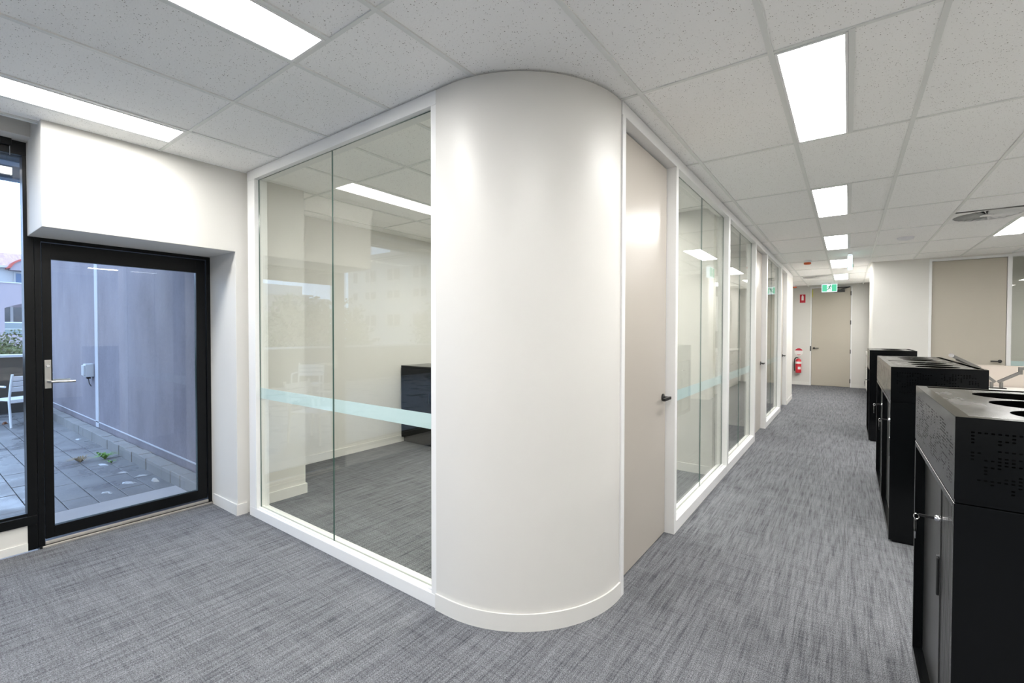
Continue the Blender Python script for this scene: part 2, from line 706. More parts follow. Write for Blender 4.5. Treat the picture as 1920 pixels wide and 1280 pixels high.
# ---- left wall with bulkhead over the outside door
wl = MB()
wl.prism([(.556, 2.105), (1.62, 2.105), (1.62, 0), (1.83, 0), (1.83, 3.02), (.556, 3.02)], XD - .06, XW, 'x')
st(wl.build('wall_left', 'wall', bev=.003), 'warm white wall with boxed bulkhead over the black outside door')
MB().box(XD + .05, XW, 1.610, 1.622, 0, .088).box(XW - .005, XW + .010, 1.610, 1.69, 0, .088).build('skirting', 'skirting', None)
bb = bpy.data.objects['skirting']
bb.name = 'baseboard_left'
st(bb, 'short off-white skirting around the wall end beside the outside door')
# low wall and pelmet at the window
st(box('wall_window', XD - .10, XD, -5.1, .536, 0, .172, 'wall'), 'low off-white wall panel under the outside window')
st(box('baseboard_window', XD, XD + .010, -5.0, .536, 0, .052, 'skirting'), 'low skirting under the outside window')
pl = MB()
pl.prism([(XD - .06, 2.72), (-4.30, 2.72), (-4.30, 2.95), (-4.03, 2.95), (-4.03, 2.742), (-4.012, 2.742), (-4.012, 3.02), (XD - .06, 3.02)], -5.1, .556, 'y')
st(pl.build('trim_pelmet', 'wall'), 'recessed blind pelmet in the ceiling above the outside window')

# ---- outside wall beyond the door, meeting room wall, enclosing walls
st(MB().box(-13.2, XD - .06, 1.78, 1.99, -.3, 3.6).build('wall_terrace', 'render'), 'mauve-grey rendered terrace wall with water stains')
rw = MB()
rw.prism([(-4.95, 1.85), (-4.03, 1.85), (-4.03, 2.215), (-4.88, 2.215), (-4.88, 11.8), (-5.1, 11.8), (-5.1, 1.85)], 0, 3.02, 'z')
st(rw.build('wall_room', 'wall'), 'beige inner wall of the glazed rooms with a short pier')
rb = MB()
rb.box(-4.03, -4.018, 1.85, 2.227, 0, .088).box(-4.88, -4.03, 2.215, 2.227, 0, .088).box(-4.88, -4.868, 2.227, 4.9, 0, .088)
st(rb.build('baseboard_room', 'skirting'), 'off-white skirting inside the glazed meeting room')
for nme, y, lab in (('wall_divider', 4.92, 'wall between the first and second glazed rooms'), ('wall_partition', 7.80, 'wall between the second and third glazed rooms'),
                    ('wall_store', 10.62, 'wall closing the third glazed room')):
    st(box(nme, -4.88, XC - .11, y, y + .1, 0, 3.02, 'wall'), lab)
    st(box(nme.replace('wall', 'baseboard'), -4.88, XC - .12, y - .011, y, 0, .088, 'skirting'), 'skirting along the ' + lab)
st(box('wall_back', -4.6, 5.2, -5.2, -5.0, 0, 3.02, 'wall'), 'plain office wall behind the viewpoint')
st(box('wall_east', 5.11, 5.3, -5.2, 13.5, 0, 3.02, 'wall'), 'plain office wall on the far side of the desks')

# ---- curved corner
ARC_C, ARC_R = (-1.672, 2.332), .648


def arc_pts(r, n=40):
    return [(ARC_C[0] + r * math.sin(math.pi / 2 * k / n), ARC_C[1] - r * math.cos(math.pi / 2 * k / n)) for k in range(n + 1)]


outer = [(-1.768, YG)] + arc_pts(ARC_R) + [(ARC_C[0] + ARC_R, 2.352)]
inner = [(ARC_C[0] + ARC_R - .10, 2.352)] + arc_pts(ARC_R - .10)[::-1] + [(-1.768, YG + .10)]
cw = MB().prism(outer + inner, 0, H - .003)
st(cw.build('wall_corner', 'column', smooth=True), 'off-white quarter-round corner wall between glass front and corridor')
o2 = [(-1.768, YG - .010)] + arc_pts(ARC_R + .010) + [(ARC_C[0] + ARC_R + .010, 2.352)]
i2 = [(ARC_C[0] + ARC_R + .001, 2.352)] + arc_pts(ARC_R + .001)[::-1] + [(-1.768, YG - .001)]
st(MB().prism(o2 + i2, 0, .086).build('baseboard_corner', 'skirting', smooth=True), 'curved off-white skirting wrapping the quarter-round corner wall')


# ---- glazed partitions
def pane(name, parent, x0, x1, y0, y1, z0, z1, thin, m='glass'):
    return MB().box(x0, x1, y0, y1, z0, z1, 0, 1, thin).build(name, [m, 'glass_edge'], parent)


def glazing_y(name, label, x0, x1, joints, yf=YG, depth=.10, zt=2.664, zs=.072, lj=.115, rj=.040):
    """glass wall facing -Y between x0 and x1"""
    root = st(empty(name, ((x0 + x1) / 2, yf, 0)), label)
    ox = -root.location.x

    def b(nm, *a):
        o = box(nm, *a, 'frame', root, .002)
        place(o, root)
        return o
    b('header', x0, x1, yf, yf + depth, zt, H - .001)
    b('sill', x0, x1, yf, yf + depth, 0, zs)
    b('jamb', x0, x0 + lj, yf + .001, yf + depth - .001, zs, zt)
    b('jamb', x1 - rj, x1, yf + .001, yf + depth - .001, zs, zt)
    gy = yf + .032
    for ya, yb in ((gy - .016, gy - .001), (gy + .012, gy + .027)):
        b('glazing_bead', x0 + lj, x1 - rj, ya, yb, zs, zs + .012)
    xs = [x0 + lj] + joints + [x1 - rj]
    for i in range(len(xs) - 1):
        p = pane('glass_pane', root, xs[i] + .0015, xs[i + 1] - .0015, gy, gy + .009, zs + .001, zt - .001, 'y')
        place(p, root)
        f = box('frosted_strip', xs[i] + .0015, xs[i + 1] - .0015, gy + .0094, gy + .0102, .942, 1.026, 'frost', p)
        place(f, root)
    return root


def glazing_x(name, label, y0, y1, joints, xf=XC, depth=.10, zt=2.664, zs=.085, post=.045):
    """glass wall facing +X between y0 and y1 (inner edges of its posts)"""
    root = st(empty(name, (xf, (y0 + y1) / 2, 0)), label)

    def b(nm, *a, m='frame', p=root, bev=.002):
        o = box(nm, *a, m, p, bev)
        place(o, root)
        return o
    b('sill', xf - depth, xf, y0, y1, 0, zs)
    gx = xf - .050
    for ya, yb in ((gx + .001, gx + .016), (gx - .027, gx - .012)):
        b('glazing_bead', ya, yb, y0, y1, zs, zs + .012)
    b('glazing_bead', gx - .060, gx - .012, y1 - .045, y1, zs, zt)
    ys = [y0] + joints + [y1]
    for i in range(len(ys) - 1):
        p = pane('glass_pane', root, gx - .008, gx, ys[i] + .0015, ys[i + 1] - .0015, zs + .001, zt - .001, 'x')
        place(p, root)
        b('frosted_strip', gx - .0092, gx - .0084, ys[i] + .0015, ys[i + 1] - .0015, .942, 1.026, m='frost', p=p, bev=0)
    return root


glazing_y('window_1', 'front glass partition with two panes and a frosted band beside the curved corner', -3.905, -1.768, [-2.776])
# posts and header of the corridor run
hd = MB().box(XC - .10, XC, 2.352, 11.74, 2.664, H - .001)
st(hd.build('trim_1', 'frame', bev=.002), 'long white header over the corridor doors and glass')
POSTS = [(2.352, 2.395), (3.315, 3.365), (5.075, 5.150), (6.750, 6.830), (7.790, 7.875), (9.600, 9.690), (10.590, 10.640)]
for n, (a, b) in enumerate(POSTS):
    st(box('trim_%d' % (n + 2), XC - .105, XC + (.001 if n else .004), a, b, 0, 2.664, 'frame', None, .002),
       ['white door jamb meeting the curved wall', 'white post after the first corridor door', 'white post between the two nearest corridor panes',
        'white post before the second corridor door', 'white post after the second corridor door', 'white post before the third corridor door',
        'white post after the third corridor door'][n])
glazing_x('window_2', 'first corridor glass panel, nearest the curved corner', 3.365, 5.075, [4.22])
glazing_x('window_3', 'second corridor glass panel along the left side', 5.150, 6.750, [5.97])
glazing_x('window_4', 'third corridor glass panel near the corridor end', 7.875, 9.600, [8.74])
st(box('wall_corridor', XC - .11, XC, 10.64, 11.74, 0, 2.664, 'wall', None, .002), 'short plain wall at the far end of the corridor glazing')
st(box('baseboard_corridor', XC, XC + .010, 10.64, 11.74, 0, .088, 'skirting'), 'skirting of the short wall after the corridor glazing')


def lever(parent, base, n, d, length=.125, m='handle', rose=.026):
    """round rose + neck + lever: n = outward normal, d = lever direction"""
    base, n, d = Vector(base), Vector(n), Vector(d)
    r = MB()
    ax = 'x' if abs(n.x) > .5 else 'y'
    s = n.x + n.y
    r.lathe([(rose, 0), (rose, .009 * s), (rose * .85, .011 * s)], base, ax, 20)
    h = r.build('handle_rose', m, parent, smooth=True)
    q = MB()
    q.tube([base, base + n * .052], .0095, 12)
    q.bar(base + n * .052 - d * .010, base + n * .052 + d * length, .018, .020)
    v = q.build('lever', m, parent, .002)
    return h, v


def leaf_door_x(name, label, y0, y1, hy, hdir, xf=XC - .068):
    root = st(empty(name, (xf, (y0 + y1) / 2, 0)), label)
    parts = [box('door_leaf', xf - .042, xf, y0 + .004, y1 - .006, .008, 2.655, 'door', root, .0015),
             box('shadow_gap', xf - .06, xf - .043, y0 - .01, y1 + .01, 0, 2.664, 'dark', root)]
    parts += list(lever(root, (xf, hy, 1.005), (1, 0, 0), (0, hdir, 0)))
    for p in parts:
        place(p, root)
    return root


leaf_door_x('door_1', 'tall taupe door with black lever beside the curved corner', 2.395, 3.315, 3.245, -1)
leaf_door_x('door_2', 'tall taupe door, second along the corridor', 6.83, 7.79, 7.72, -1)
leaf_door_x('door_3', 'tall taupe door, farthest in the glazed corridor run', 9.69, 10.59, 10.52, -1)

# ---- end wall with door
ew = MB()
ew.prism([(-3.2, 0), (-.872, 0), (-.872, 2.725), (.078, 2.725), (.078, 0), (1.6, 0), (1.6, 3.02), (-3.2, 3.02)], YE, YE + .15, 'y')
st(ew.build('wall_end', 'wall'), 'plain wall closing the corridor around the last door')
st(MB().box(-3.2, -.872, YE - .011, YE, 0, .088).box(.078, 1.6, YE - .011, YE, 0, .088).build('baseboard_end', 'skirting'), 'skirting at the foot of the corridor end wall')
st(box('wall_lobby', -1.62, -1.5, 11.62, YE, 0, 3.02, 'wall'), 'side wall of the lobby before the end door')
st(box('wall_lobby_return', -5.1, XC - .11, 11.62, 11.74, 0, 3.02, 'wall'), 'return wall where the corridor opens into the lobby')
d4 = st(empty('door_4', (-.4, YE, 0)), 'taupe end door with black lever, closer and hinges')
ps = [MB().prism([(-.872, 0), (-.838, 0), (-.838, 2.692), (.044, 2.692), (.044, 0), (.078, 0), (.078, 2.725), (-.872, 2.725)], YE - .012, YE + .12, 'y').build('door_frame', 'frame', d4, .002),
      box('door_leaf', -.834, .040, YE + .012, YE + .055, .008, 2.688, 'door_dark', d4, .0015),
      box('shadow_gap', -.86, .06, YE + .06, YE + .10, 0, 2.70, 'dark', d4),
      box('strike_plate', -.868, -.842, YE - .017, YE - .011, .955, 1.095, 'handle', d4, .001)]
ps += list(lever(d4, (-.775, YE + .012, 1.04), (0, -1, 0), (1, 0, 0), .115))
for z in (2.52, 1.74, .96, .17):
    ps.append(MB().lathe([(.012, -.055), (.012, .055)], (.046, YE - .004, z), 'z', 10).build('hinge', 'handle', d4))
cl = MB().box(-.33, -.09, YE - .055, YE + .011, 2.56, 2.628)
ps.append(cl.build('door_closer', 'handle', d4, .004))
ps.append(MB().bar((-.17, YE - .03, 2.64), (.02, YE - .06, 2.682), .03, .016).bar((.03, YE - .05, 2.684), (-.30, YE - .05, 2.684), .035, .022).build('closer_arm', 'handle', d4))
ps.append(box('yellow_tape', -.834, -.812, YE + .006, YE + .0115, 2.45, 2.66, 'yellow', d4))
for p in ps:
    place(p, d4)

# ---- right block with door and sidelight
YR = 10.38
rbk = MB()


def rnd(cx, cy, r, a0, a1, n=6):
    return [(cx + r * math.cos(a0 + (a1 - a0) * k / n), cy + r * math.sin(a0 + (a1 - a0) * k / n)) for k in range(n + 1)]


rbk.prism(rnd(.37, YR + .05, .05, math.pi, 1.5 * math.pi) + [(1.113, YR), (1.113, YR + .16), (.48, YR + .16), (.48, YR + .55), (.32, YR + .55)], 0, 3.02)
st(rbk.build('wall_right', 'wall', smooth=True), 'off-white wall block with rounded edge right of the corridor')
rs = MB().box(.40, 1.113, YR - .011, YR, 0, .088)
st(rs.build('baseboard_right', 'skirting'), 'skirting of the off-white wall block right of the corridor')
st(box('wall_right_head', 1.113, 5.2, YR, YR + .16, 2.722, 3.02, 'wall'), 'wall strip above the right-hand door and glass')
d5 = st(empty('door_5', (1.6, YR, 0)), 'wide greige door with black lever in the right-hand wall')
ps = [MB().prism([(1.113, 0), (1.150, 0), (1.150, 2.684), (2.052, 2.684), (2.052, 0), (2.098, 0), (2.098, 2.722), (1.113, 2.722)], YR - .012, YR + .12, 'y').build('door_frame', 'frame', d5, .002),
      box('door_leaf', 1.154, 2.048, YR + .014, YR + .058, .008, 2.680, 'door_dark', d5, .0015),
      box('shadow_gap', 1.13, 2.07, YR + .065, YR + .11, 0, 2.7, 'dark', d5)]
ps += list(lever(d5, (1.985, YR + .014, 1.015), (0, -1, 0), (-1, 0, 0), .115))
for p in ps:
    place(p, d5)
w5 = glazing_y('window_5', 'glass sidelight right of the greige door', 2.098, 5.1, [3.6], YR - .012, .12, 2.684, .085, .006, .05)
st(box('wall_office', 2.0, 5.3, 13.4, 13.5, 0, 3.02, 'wall'), 'back wall of the office seen through the right sidelight')
st(box('wall_office_side', 1.95, 2.05, YR + .12, 13.5, 0, 3.02, 'wall'), 'side wall of the office behind the right-hand door')

# joinery recess beyond the block
st(box('wall_recess', 1.06, 1.16, YR + .5, YE + .1, 0, 3.02, 'wall'), 'back of the joinery recess beyond the wall block')
st(box('wall_recess_end', .46, 1.15, 14.25, 14.4, 0, 3.02, 'wall'), 'far cheek of the joinery recess')
jn = empty('base_cabinet', (.70, 12.5, 0))
tag(jn, 'white base cabinet with drawers and benchtop in the recess past the wall block', 'cabinet')
jp = [box('body', .385, 1.05, 10.95, 14.24, .08, .97, 'joinery', jn), box('kickboard', .43, 1.05, 10.95, 14.24, 0, .08, 'joinery', jn),
      box('benchtop', .355, 1.05, 10.95, 14.245, .97, 1.005, 'joinery', jn, .003)]
for k in range(4):
    ya = 10.96 + k * .82
    for r in range(3):
        dr = box('drawer_front', .365, .384, ya, ya + .81, .09 + r * .292, .09 + r * .292 + .285, 'joinery', jn, .002)
        jp.append(dr)
        jp.append(box('pull', .345, .3645, ya + .3, ya + .5, .09 + r * .292 + .245, .09 + r * .292 + .257, 'steel', dr))
for p in jp:
    place(p, jn)
oh = empty('wall_cupboard', (.85, 12.5, 1.5))
tag(oh, 'white overhead cupboard above the benchtop in the recess', 'cupboard')
jp = [box('body', .66, 1.05, 10.95, 14.24, 1.5, 2.4, 'joinery', oh)]
for k in range(4):
    jp.append(box('cupboard_door', .64, .659, 10.96 + k * .82, 10.96 + k * .82 + .81, 1.495, 2.395, 'joinery', oh, .002))
for p in jp:
    place(p, oh)

# ------------------------------------------------------------------ outside door and window
d6 = st(empty('door_6', (XD, 1.1, 0)), 'black-framed glass door to the terrace with steel lever')
ps = []
ps.append(MB().prism([(.586, 0), (.617, 0), (.617, 2.080), (1.592, 2.080), (1.592, 0), (1.621, 0), (1.621, 2.106), (.586, 2.106)], XD - .09, XD + .004, 'x').build('door_frame', 'ext_frame', d6, .002))
lf = MB()
for a in ((.621, .667, .045, 2.076), (1.522, 1.588, .045, 2.076), (.667, 1.522, .045, .124), (.667, 1.522, 1.966, 2.076)):
    lf.box(XD - .055, XD - .012, *a)
leaf = lf.build('door_leaf', 'ext_frame', d6, .0015)
ps.append(leaf)
ps.append(pane('glass_pane', leaf, XD - .040, XD - .030, .668, 1.521, .125, 1.965, 'x', 'ext_glass'))
ps.append(box('threshold', XD - .12, XD + .035, .586, 1.621, -.02, .012, 'ext_frame', d6, .002))
ps.append(box('threshold_strip', XD - .010, XD + .008, .617, 1.592, .012, .034, 'sill', d6, .002))
ps.append(box('threshold_strip', XD + .028, XD + .040, .600, 1.621, 0, .014, 'sill', d6, .002))
ps.append(box('lock_plate', XD - .0119, XD - .008, .628, .660, 1.080, 1.275, 'steel', d6, .001))
ps.append(MB().lathe([(.011, 0), (.011, .012), (.009, .014)], (XD - .008, .645, 1.235), 'x', 16).build('lock_cylinder', 'chrome', d6))
ps.append(MB().tube([(XD - .010, .646, 1.128), (XD + .040, .646, 1.128), (XD + .052, .658, 1.128), (XD + .052, .770, 1.125)], .0085, 12).build('lever', 'steel', d6, smooth=True))
ps.append(MB().tube([(XD - .056, .646, 1.128), (XD - .105, .646, 1.128), (XD - .117, .658, 1.128), (XD - .117, .770, 1.125)], .0085, 12).build('lever', 'steel', d6, smooth=True))
for p in ps:
    place(p, d6)
w6 = st(empty('window_6', (XD, -2, 0)), 'tall black-framed outside window left of the terrace door')
ps = []
MUL = [.536, -1.05, -2.6, -4.95]
ps.append(box('head', XD - .09, XD + .006, -5.0, .580, 2.632, 2.722, 'ext_frame', w6, .002))
ps.append(box('window_sill', XD - .09, XD + .012, -5.0, .580, .172, .232, 'ext_frame', w6, .002))
ps.append(box('sill_bead', XD - .07, XD - .020, -5.0, .560, .232, .246, 'ext_frame', w6, .002))
ps.append(box('corner_post', XD - .09, XD + .004, .537, .585, 0, 2.722, 'ext_frame', w6, .002))
ps.append(box('stop_bead', XD - .07, XD - .022, .556, .567, .246, 2.632, 'ext_frame', w6, .001))
for y in MUL[1:]:
    ps.append(box('mullion', XD - .09, XD + .006, y - .03, y + .03, .232, 2.632, 'ext_frame', w6, .002))
ys = [.566, -1.02, -1.08, -2.57, -2.63, -4.92]
for k in range(0, 6, 2):
    ps.append(pane('glass_pane', w6, XD - .045, XD - .035, ys[k + 1], ys[k], .240, 2.632, 'x', 'ext_glass'))
ps.append(MB().box(XD + .007, XD + .035, .440, .490, 2.675, 2.735).build('window_winder', 'ext_frame', w6, .004))
ps.append(MB().tube([(XD + .021, .482, 2.68), (XD + .021, .482, 2.615)], .002, 6).build('winder_chain', 'chrome', w6))
for p in ps:
    place(p, w6)

# ------------------------------------------------------------------ ceiling fittings
LAB = {0: 'panel light nearest in the corridor ceiling row', 1: 'second panel light in the corridor ceiling row', 2: 'third panel light in the corridor ceiling row',
       3: 'fourth corridor panel light, beyond the side-on exit sign', 4: 'last corridor panel light, before the end door',
       5: 'long panel light at the top left, farther from the terrace wall', 6: 'long panel light beside the terrace door bulkhead'}
for n, (a, b, c, d) in enumerate(LIGHTS):
    t = empty('ceiling_light', ((a + b) / 2, (c + d) / 2, H))
    lab = LAB.get(n)
    if (a, round(c, 2)) == (1.50, round(YL_[10], 2)):
        lab = 'panel light over the desks at the right edge, beyond the round air diffuser'
    if c > 10 and .5 < a < .7:
        lab = 'added panel light brightening the white joinery recess, out of sight'
    if not lab:
        zone = ('meeting room' if c < 4.8 else 'second glazed room' if c < 7.2 else 'third glazed room') if (a < -1.6 and c > 1.9) else ('right-hand office' if c > 10 else 'open desk area' if a > 1 else 'space behind the viewpoint')
        lab = 'added panel light above the %s, out of sight' % zone
    tag(t, lab, 'ceiling light', 'recessed panel lights')
    w, l = (b - a) / 2 - .013, (d - c) / 2 - .012
    fr = MB()
    for q in ((-w, -w + .012, -l, l), (w - .012, w, -l, l), (-w + .012, w - .012, -l, -l + .012), (-w + .012, w - .012, l - .012, l)):
        fr.box(*q, -.002, .03)
    fr.build('frame', 'fitting', t)
    MB().box(-w + .011, w - .011, -l + .011, l - .011, .004, .016).build('diffuser', 'panel', t)
    MB().box(-w, w, -l, l, .031, .05).build('housing', 'fitting', t)


def diffuser(x, y, label):
    t = tag(empty('air_diffuser', (x, y, H)), label, 'air vent', 'round swirl air diffusers')
    pl = MB()
    # square face plate with a round opening
    n = 48
    R1, hw = .270, .292
    ring = [(R1 * math.cos(2 * math.pi * k / n), R1 * math.sin(2 * math.pi * k / n)) for k in range(n)]
    sq = []
    for (cx, cy) in ring:
        s = hw / max(abs(cx), abs(cy))
        sq.append((cx * s, cy * s))
    for k in range(n):
        j = (k + 1) % n
        pl.face([(*sq[k], -.003), (*sq[j], -.003), (*ring[j], -.003), (*ring[k], -.003)])
        pl.face([(*ring[k], -.003), (*ring[j], -.003), (*ring[j], .045), (*ring[k], .045)])
    pl.build('face_plate', 'fitting', t)
    MB().lathe([(R1, .045), (R1, .05)], seg=48).build('plenum', 'dark', t)
    MB().lathe([(.055, -.004), (.055, .006)], seg=24).build('hub', 'fitting', t)
    blade = MB()
    blade.face([(.05, .005, -.002), (.268, .016, -.002), (.268, -.018, .032), (.05, -.004, .016)])
    blade.face([(.05, .0040, -.003), (.268, .0150, -.003), (.268, -.0190, .031), (.05, -.0050, .015)][::-1])
    me = blade.mesh('blade', ['fitting'])
    for k in range(24):
        o = bpy.data.objects.new('blade', me)
        COL.objects.link(o)
        o.rotation_euler.z = 2 * math.pi * k / 24
        o.parent = t


diffuser(*DIFFS[0], 'round swirl air diffuser in the ceiling above the desks')
diffuser(*DIFFS[1], 'round swirl air diffuser in the corridor ceiling near the exit sign')
sd = tag(empty('smoke_detector', (.608, 7.94, H)), 'flat round white detector in the ceiling between corridor and desks', 'smoke detector')
MB().lathe([(.085, 0), (.085, -.012), (.078, -.020), (.03, -.030), (.0, -.031)], seg=32).build('cover', 'detector', sd, smooth=True)
MB().lathe([(.092, .006), (.092, 0)], seg=32).build('base', 'detector', sd)
for x, y, lab in ((-.605, 9.5, 'white sensor with orange cap on the corridor ceiling before the side-on exit sign'), (-1.21, 14.35, 'white sensor with orange cap above the fire extinguisher')):
    t = tag(empty('heat_sensor', (x, y, H)), lab, 'sensor', 'orange capped ceiling sensors')
    MB().lathe([(.062, .006), (.062, -.014), (.055, -.030)], seg=24).build('base', 'detector', t, smooth=True)
    MB().lathe([(.055, -.030), (.056, -.055), (.045, -.062)], seg=24).build('cap', 'orange', t, smooth=True)


def running_man(parent, flip=1, s=1.0):
    """flat figure in local x,z on the sign face y=0"""
    m = MB()
    def limb(a, b, w):
        m.bar((a[0] * s * flip, -.0006, a[1] * s), (b[0] * s * flip, -.0006, b[1] * s), .0008, w * s)
    m.lathe([(.013 * s, -.001), (.013 * s, 0)], (.022 * s * flip, 0, .060 * s), 'y', 12)
    for a, b, w in (((.012, .045), (-.006, .004), .022), ((-.006, .006), (.020, -.018), .013), ((.020, -.018), (.012, -.058), .012),
                    ((-.006, .004), (-.026, -.028), .013), ((-.026, -.028), (-.050, -.036), .012), ((.010, .040), (.036, .018), .009),
                    ((.036, .018), (.050, .030), .008), ((.008, .042), (-.024, .036), .009), ((-.024, .036), (-.036, .012), .008)):
        limb(a, b, w)
    return m.build('running_figure', 'ink', parent)


def exit_sign(x, y, z, label, rz, deep=.022):
    t = tag(empty('exit_sign', (x, y, z), rz), label, 'exit sign', 'green running-figure exit signs')
    w, h, d = .165, .098, deep
    box('case', -w, w, -d, d, -h, h, 'case_lit', t, .003)
    box('ceiling_mount', -w * .98, w * .98, -.03, .03, h + .022, h + .036, 'fitting', t, .002)
    box('bracket', -.03, .03, -.012, .012, h, h + .022, 'steel', t)
    for s in (-1, 1):
        f = MB().box(-w + .012, -.052, s * d - .001, s * d + .001, -h + .014, h - .012).build('green_panel', 'green_lit', t)
        MB().box(.052, w - .012, s * d - .001, s * d + .001, -h + .014, h - .012).build('green_panel', 'green_lit', t)
        p = MB().box(-.050, .050, s * d - .001, s * d + .001, -h + .014, h - .012).build('white_panel', 'white_lit', t)
        g = running_man(p, 1 if s < 0 else -1, 1.15)
        g.location = (0, s * d + s * .0018, -.002)
    return t


exit_sign(-.408, 14.0, H - .135, 'green exit sign facing down the corridor before the end door', 0)
exit_sign(.008, 9.10, H - .137, 'glowing exit sign seen edge-on below the corridor ceiling', math.pi / 2, .034)

# extinguisher and its signs
ex = tag(empty('fire_extinguisher', (-1.135, YE - .10, .34)), 'red fire extinguisher with black hose hanging on the end wall', 'extinguisher')
MB().lathe([(.060, 0), (.072, .012), (.072, .33), (.062, .37), (.030, .395), (.022, .40)], seg=28).build('cylinder', 'red_body', ex, smooth=True)
MB().lathe([(.0735, .255), (.0735, .315)], seg=28).build('white_band', 'white_print', ex, smooth=True)
lb = MB()
for k in range(6):
    a0, a1 = math.radians(-95 + k * 10), math.radians(-95 + (k + 1) * 10)
    lb.face([(.0738 * math.cos(a0), .0738 * math.sin(a0), .10), (.0738 * math.cos(a1), .0738 * math.sin(a1), .10),
             (.0738 * math.cos(a1), .0738 * math.sin(a1), .175), (.0738 * math.cos(a0), .0738 * math.sin(a0), .175)])
lb.build('instruction_label', 'white_print', ex)
MB().lathe([(.020, .40), (.020, .425), (.012, .44)], seg=16).bar((-.01, 0, .445), (.065, -.01, .452), .02, .010).bar((0, 0, .43), (.055, -.01, .425), .018, .008).build('valve_head', 'steel', ex)
MB().tube([(-.01, -.01, .425), (-.05, -.02, .43), (-.085, -.02, .39), (-.098, -.02, .28), (-.096, -.02, .14), (-.086, -.02, .05)], .013, 10).build('hose', 'rubber', ex, smooth=True)
MB().box(-.03, .03, .060, .099, .20, .27).build('wall_bracket', 'steel', ex)
ds = tag(empty('extinguisher_disc', (-1.135, YE, .925)), 'round red and white disc sign above the fire extinguisher', 'sign')
MB().lathe([(.105, -.001), (.105, -.005)], axis='y', seg=32).build('disc', 'white_print', ds)
tp = [(.100 * math.cos(a), .100 * math.sin(a)) for a in [math.radians(20 + 140 * k / 16) for k in range(17)]]
MB().prism(tp, -.0062, -.0052, 'y').build('red_cap', 'red_sign', ds)
tp = [(.095 * math.cos(a), .095 * math.sin(a)) for a in [math.radians(235 + 70 * k / 10) for k in range(11)]]
MB().prism(tp, -.0062, -.0052, 'y').build('red_foot', 'red_sign', ds)
sg = tag(empty('extinguisher_location_sign', (-1.058, YE, 2.42)), 'red rectangular extinguisher sign high on the end wall', 'sign')
box('panel', -.068, .068, -.006, -.001, -.115, .115, 'red_sign', sg)
MB().prism([(-.026, -.05), (.026, -.05), (.026, .055), (.016, .075), (.012, .095), (-.012, .095), (-.016, .075), (-.026, .055)], -.0075, -.0062, 'y').build('white_pictogram', 'white_print', sg)


# ------------------------------------------------------------------ storage cabinets with planter tops
def maze(nx, ny, seed, fill=.40):
    rr = random.Random(seed)
    g = [[False] * ny for _ in range(nx)]
    target = int(nx * ny * fill)
    cnt = 0
    while cnt < target:
        x, y = rr.randrange(nx), rr.randrange(ny)
        dx, dy = rr.choice(((1, 0), (0, 1), (-1, 0), (0, -1)))
        for _ in range(rr.randint(2, 6)):
            if 0 <= x < nx and 0 <= y < ny:
                if not g[x][y]:
                    g[x][y] = True
                    cnt += 1
            x += dx
            y += dy
            if rr.random() < .25:
                dx, dy = dy, dx
    return g


def perforated(mb, P, w, h, mu, mv0, mv1, seed):
    """sheet w x h mapped by P(u,v); a field of small slots inside the margins"""
    pu, pv = .0135, .0095
    nx, ny = int((w - 2 * mu) / pu), int((h - mv0 - mv1) / pv)
    g = maze(nx, ny, seed)

    def q(u0, u1, v0, v1):
        mb.face([P(u0, v0), P(u1, v0), P(u1, v1), P(u0, v1)])
    u_end, v_end = mu + nx * pu, mv0 + ny * pv
    q(0, w, 0, mv0)
    q(0, w, v_end, h)
    q(0, mu, mv0, v_end)
    q(u_end, w, mv0, v_end)
    for j in range(ny):
        v0 = mv0 + j * pv
        i = 0
        while i < nx:
            if not g[i][j]:
                k = i
                while k < nx and not g[k][j]:
                    k += 1
                q(mu + i * pu, mu + k * pu, v0, v0 + pv)
                i = k
            else:
                u0 = mu + i * pu
                a, b, c, d = u0 + .0032, u0 + pu - .0032, v0 + .0026, v0 + pv - .0026
                q(u0, u0 + pu, v0, c)
                q(u0, u0 + pu, d, v0 + pv)
                q(u0, a, c, d)
                q(b, u0 + pu, c, d)
                i += 1


DEP, LEN, ZP0, ZP1 = .490, .930, .998, 1.235


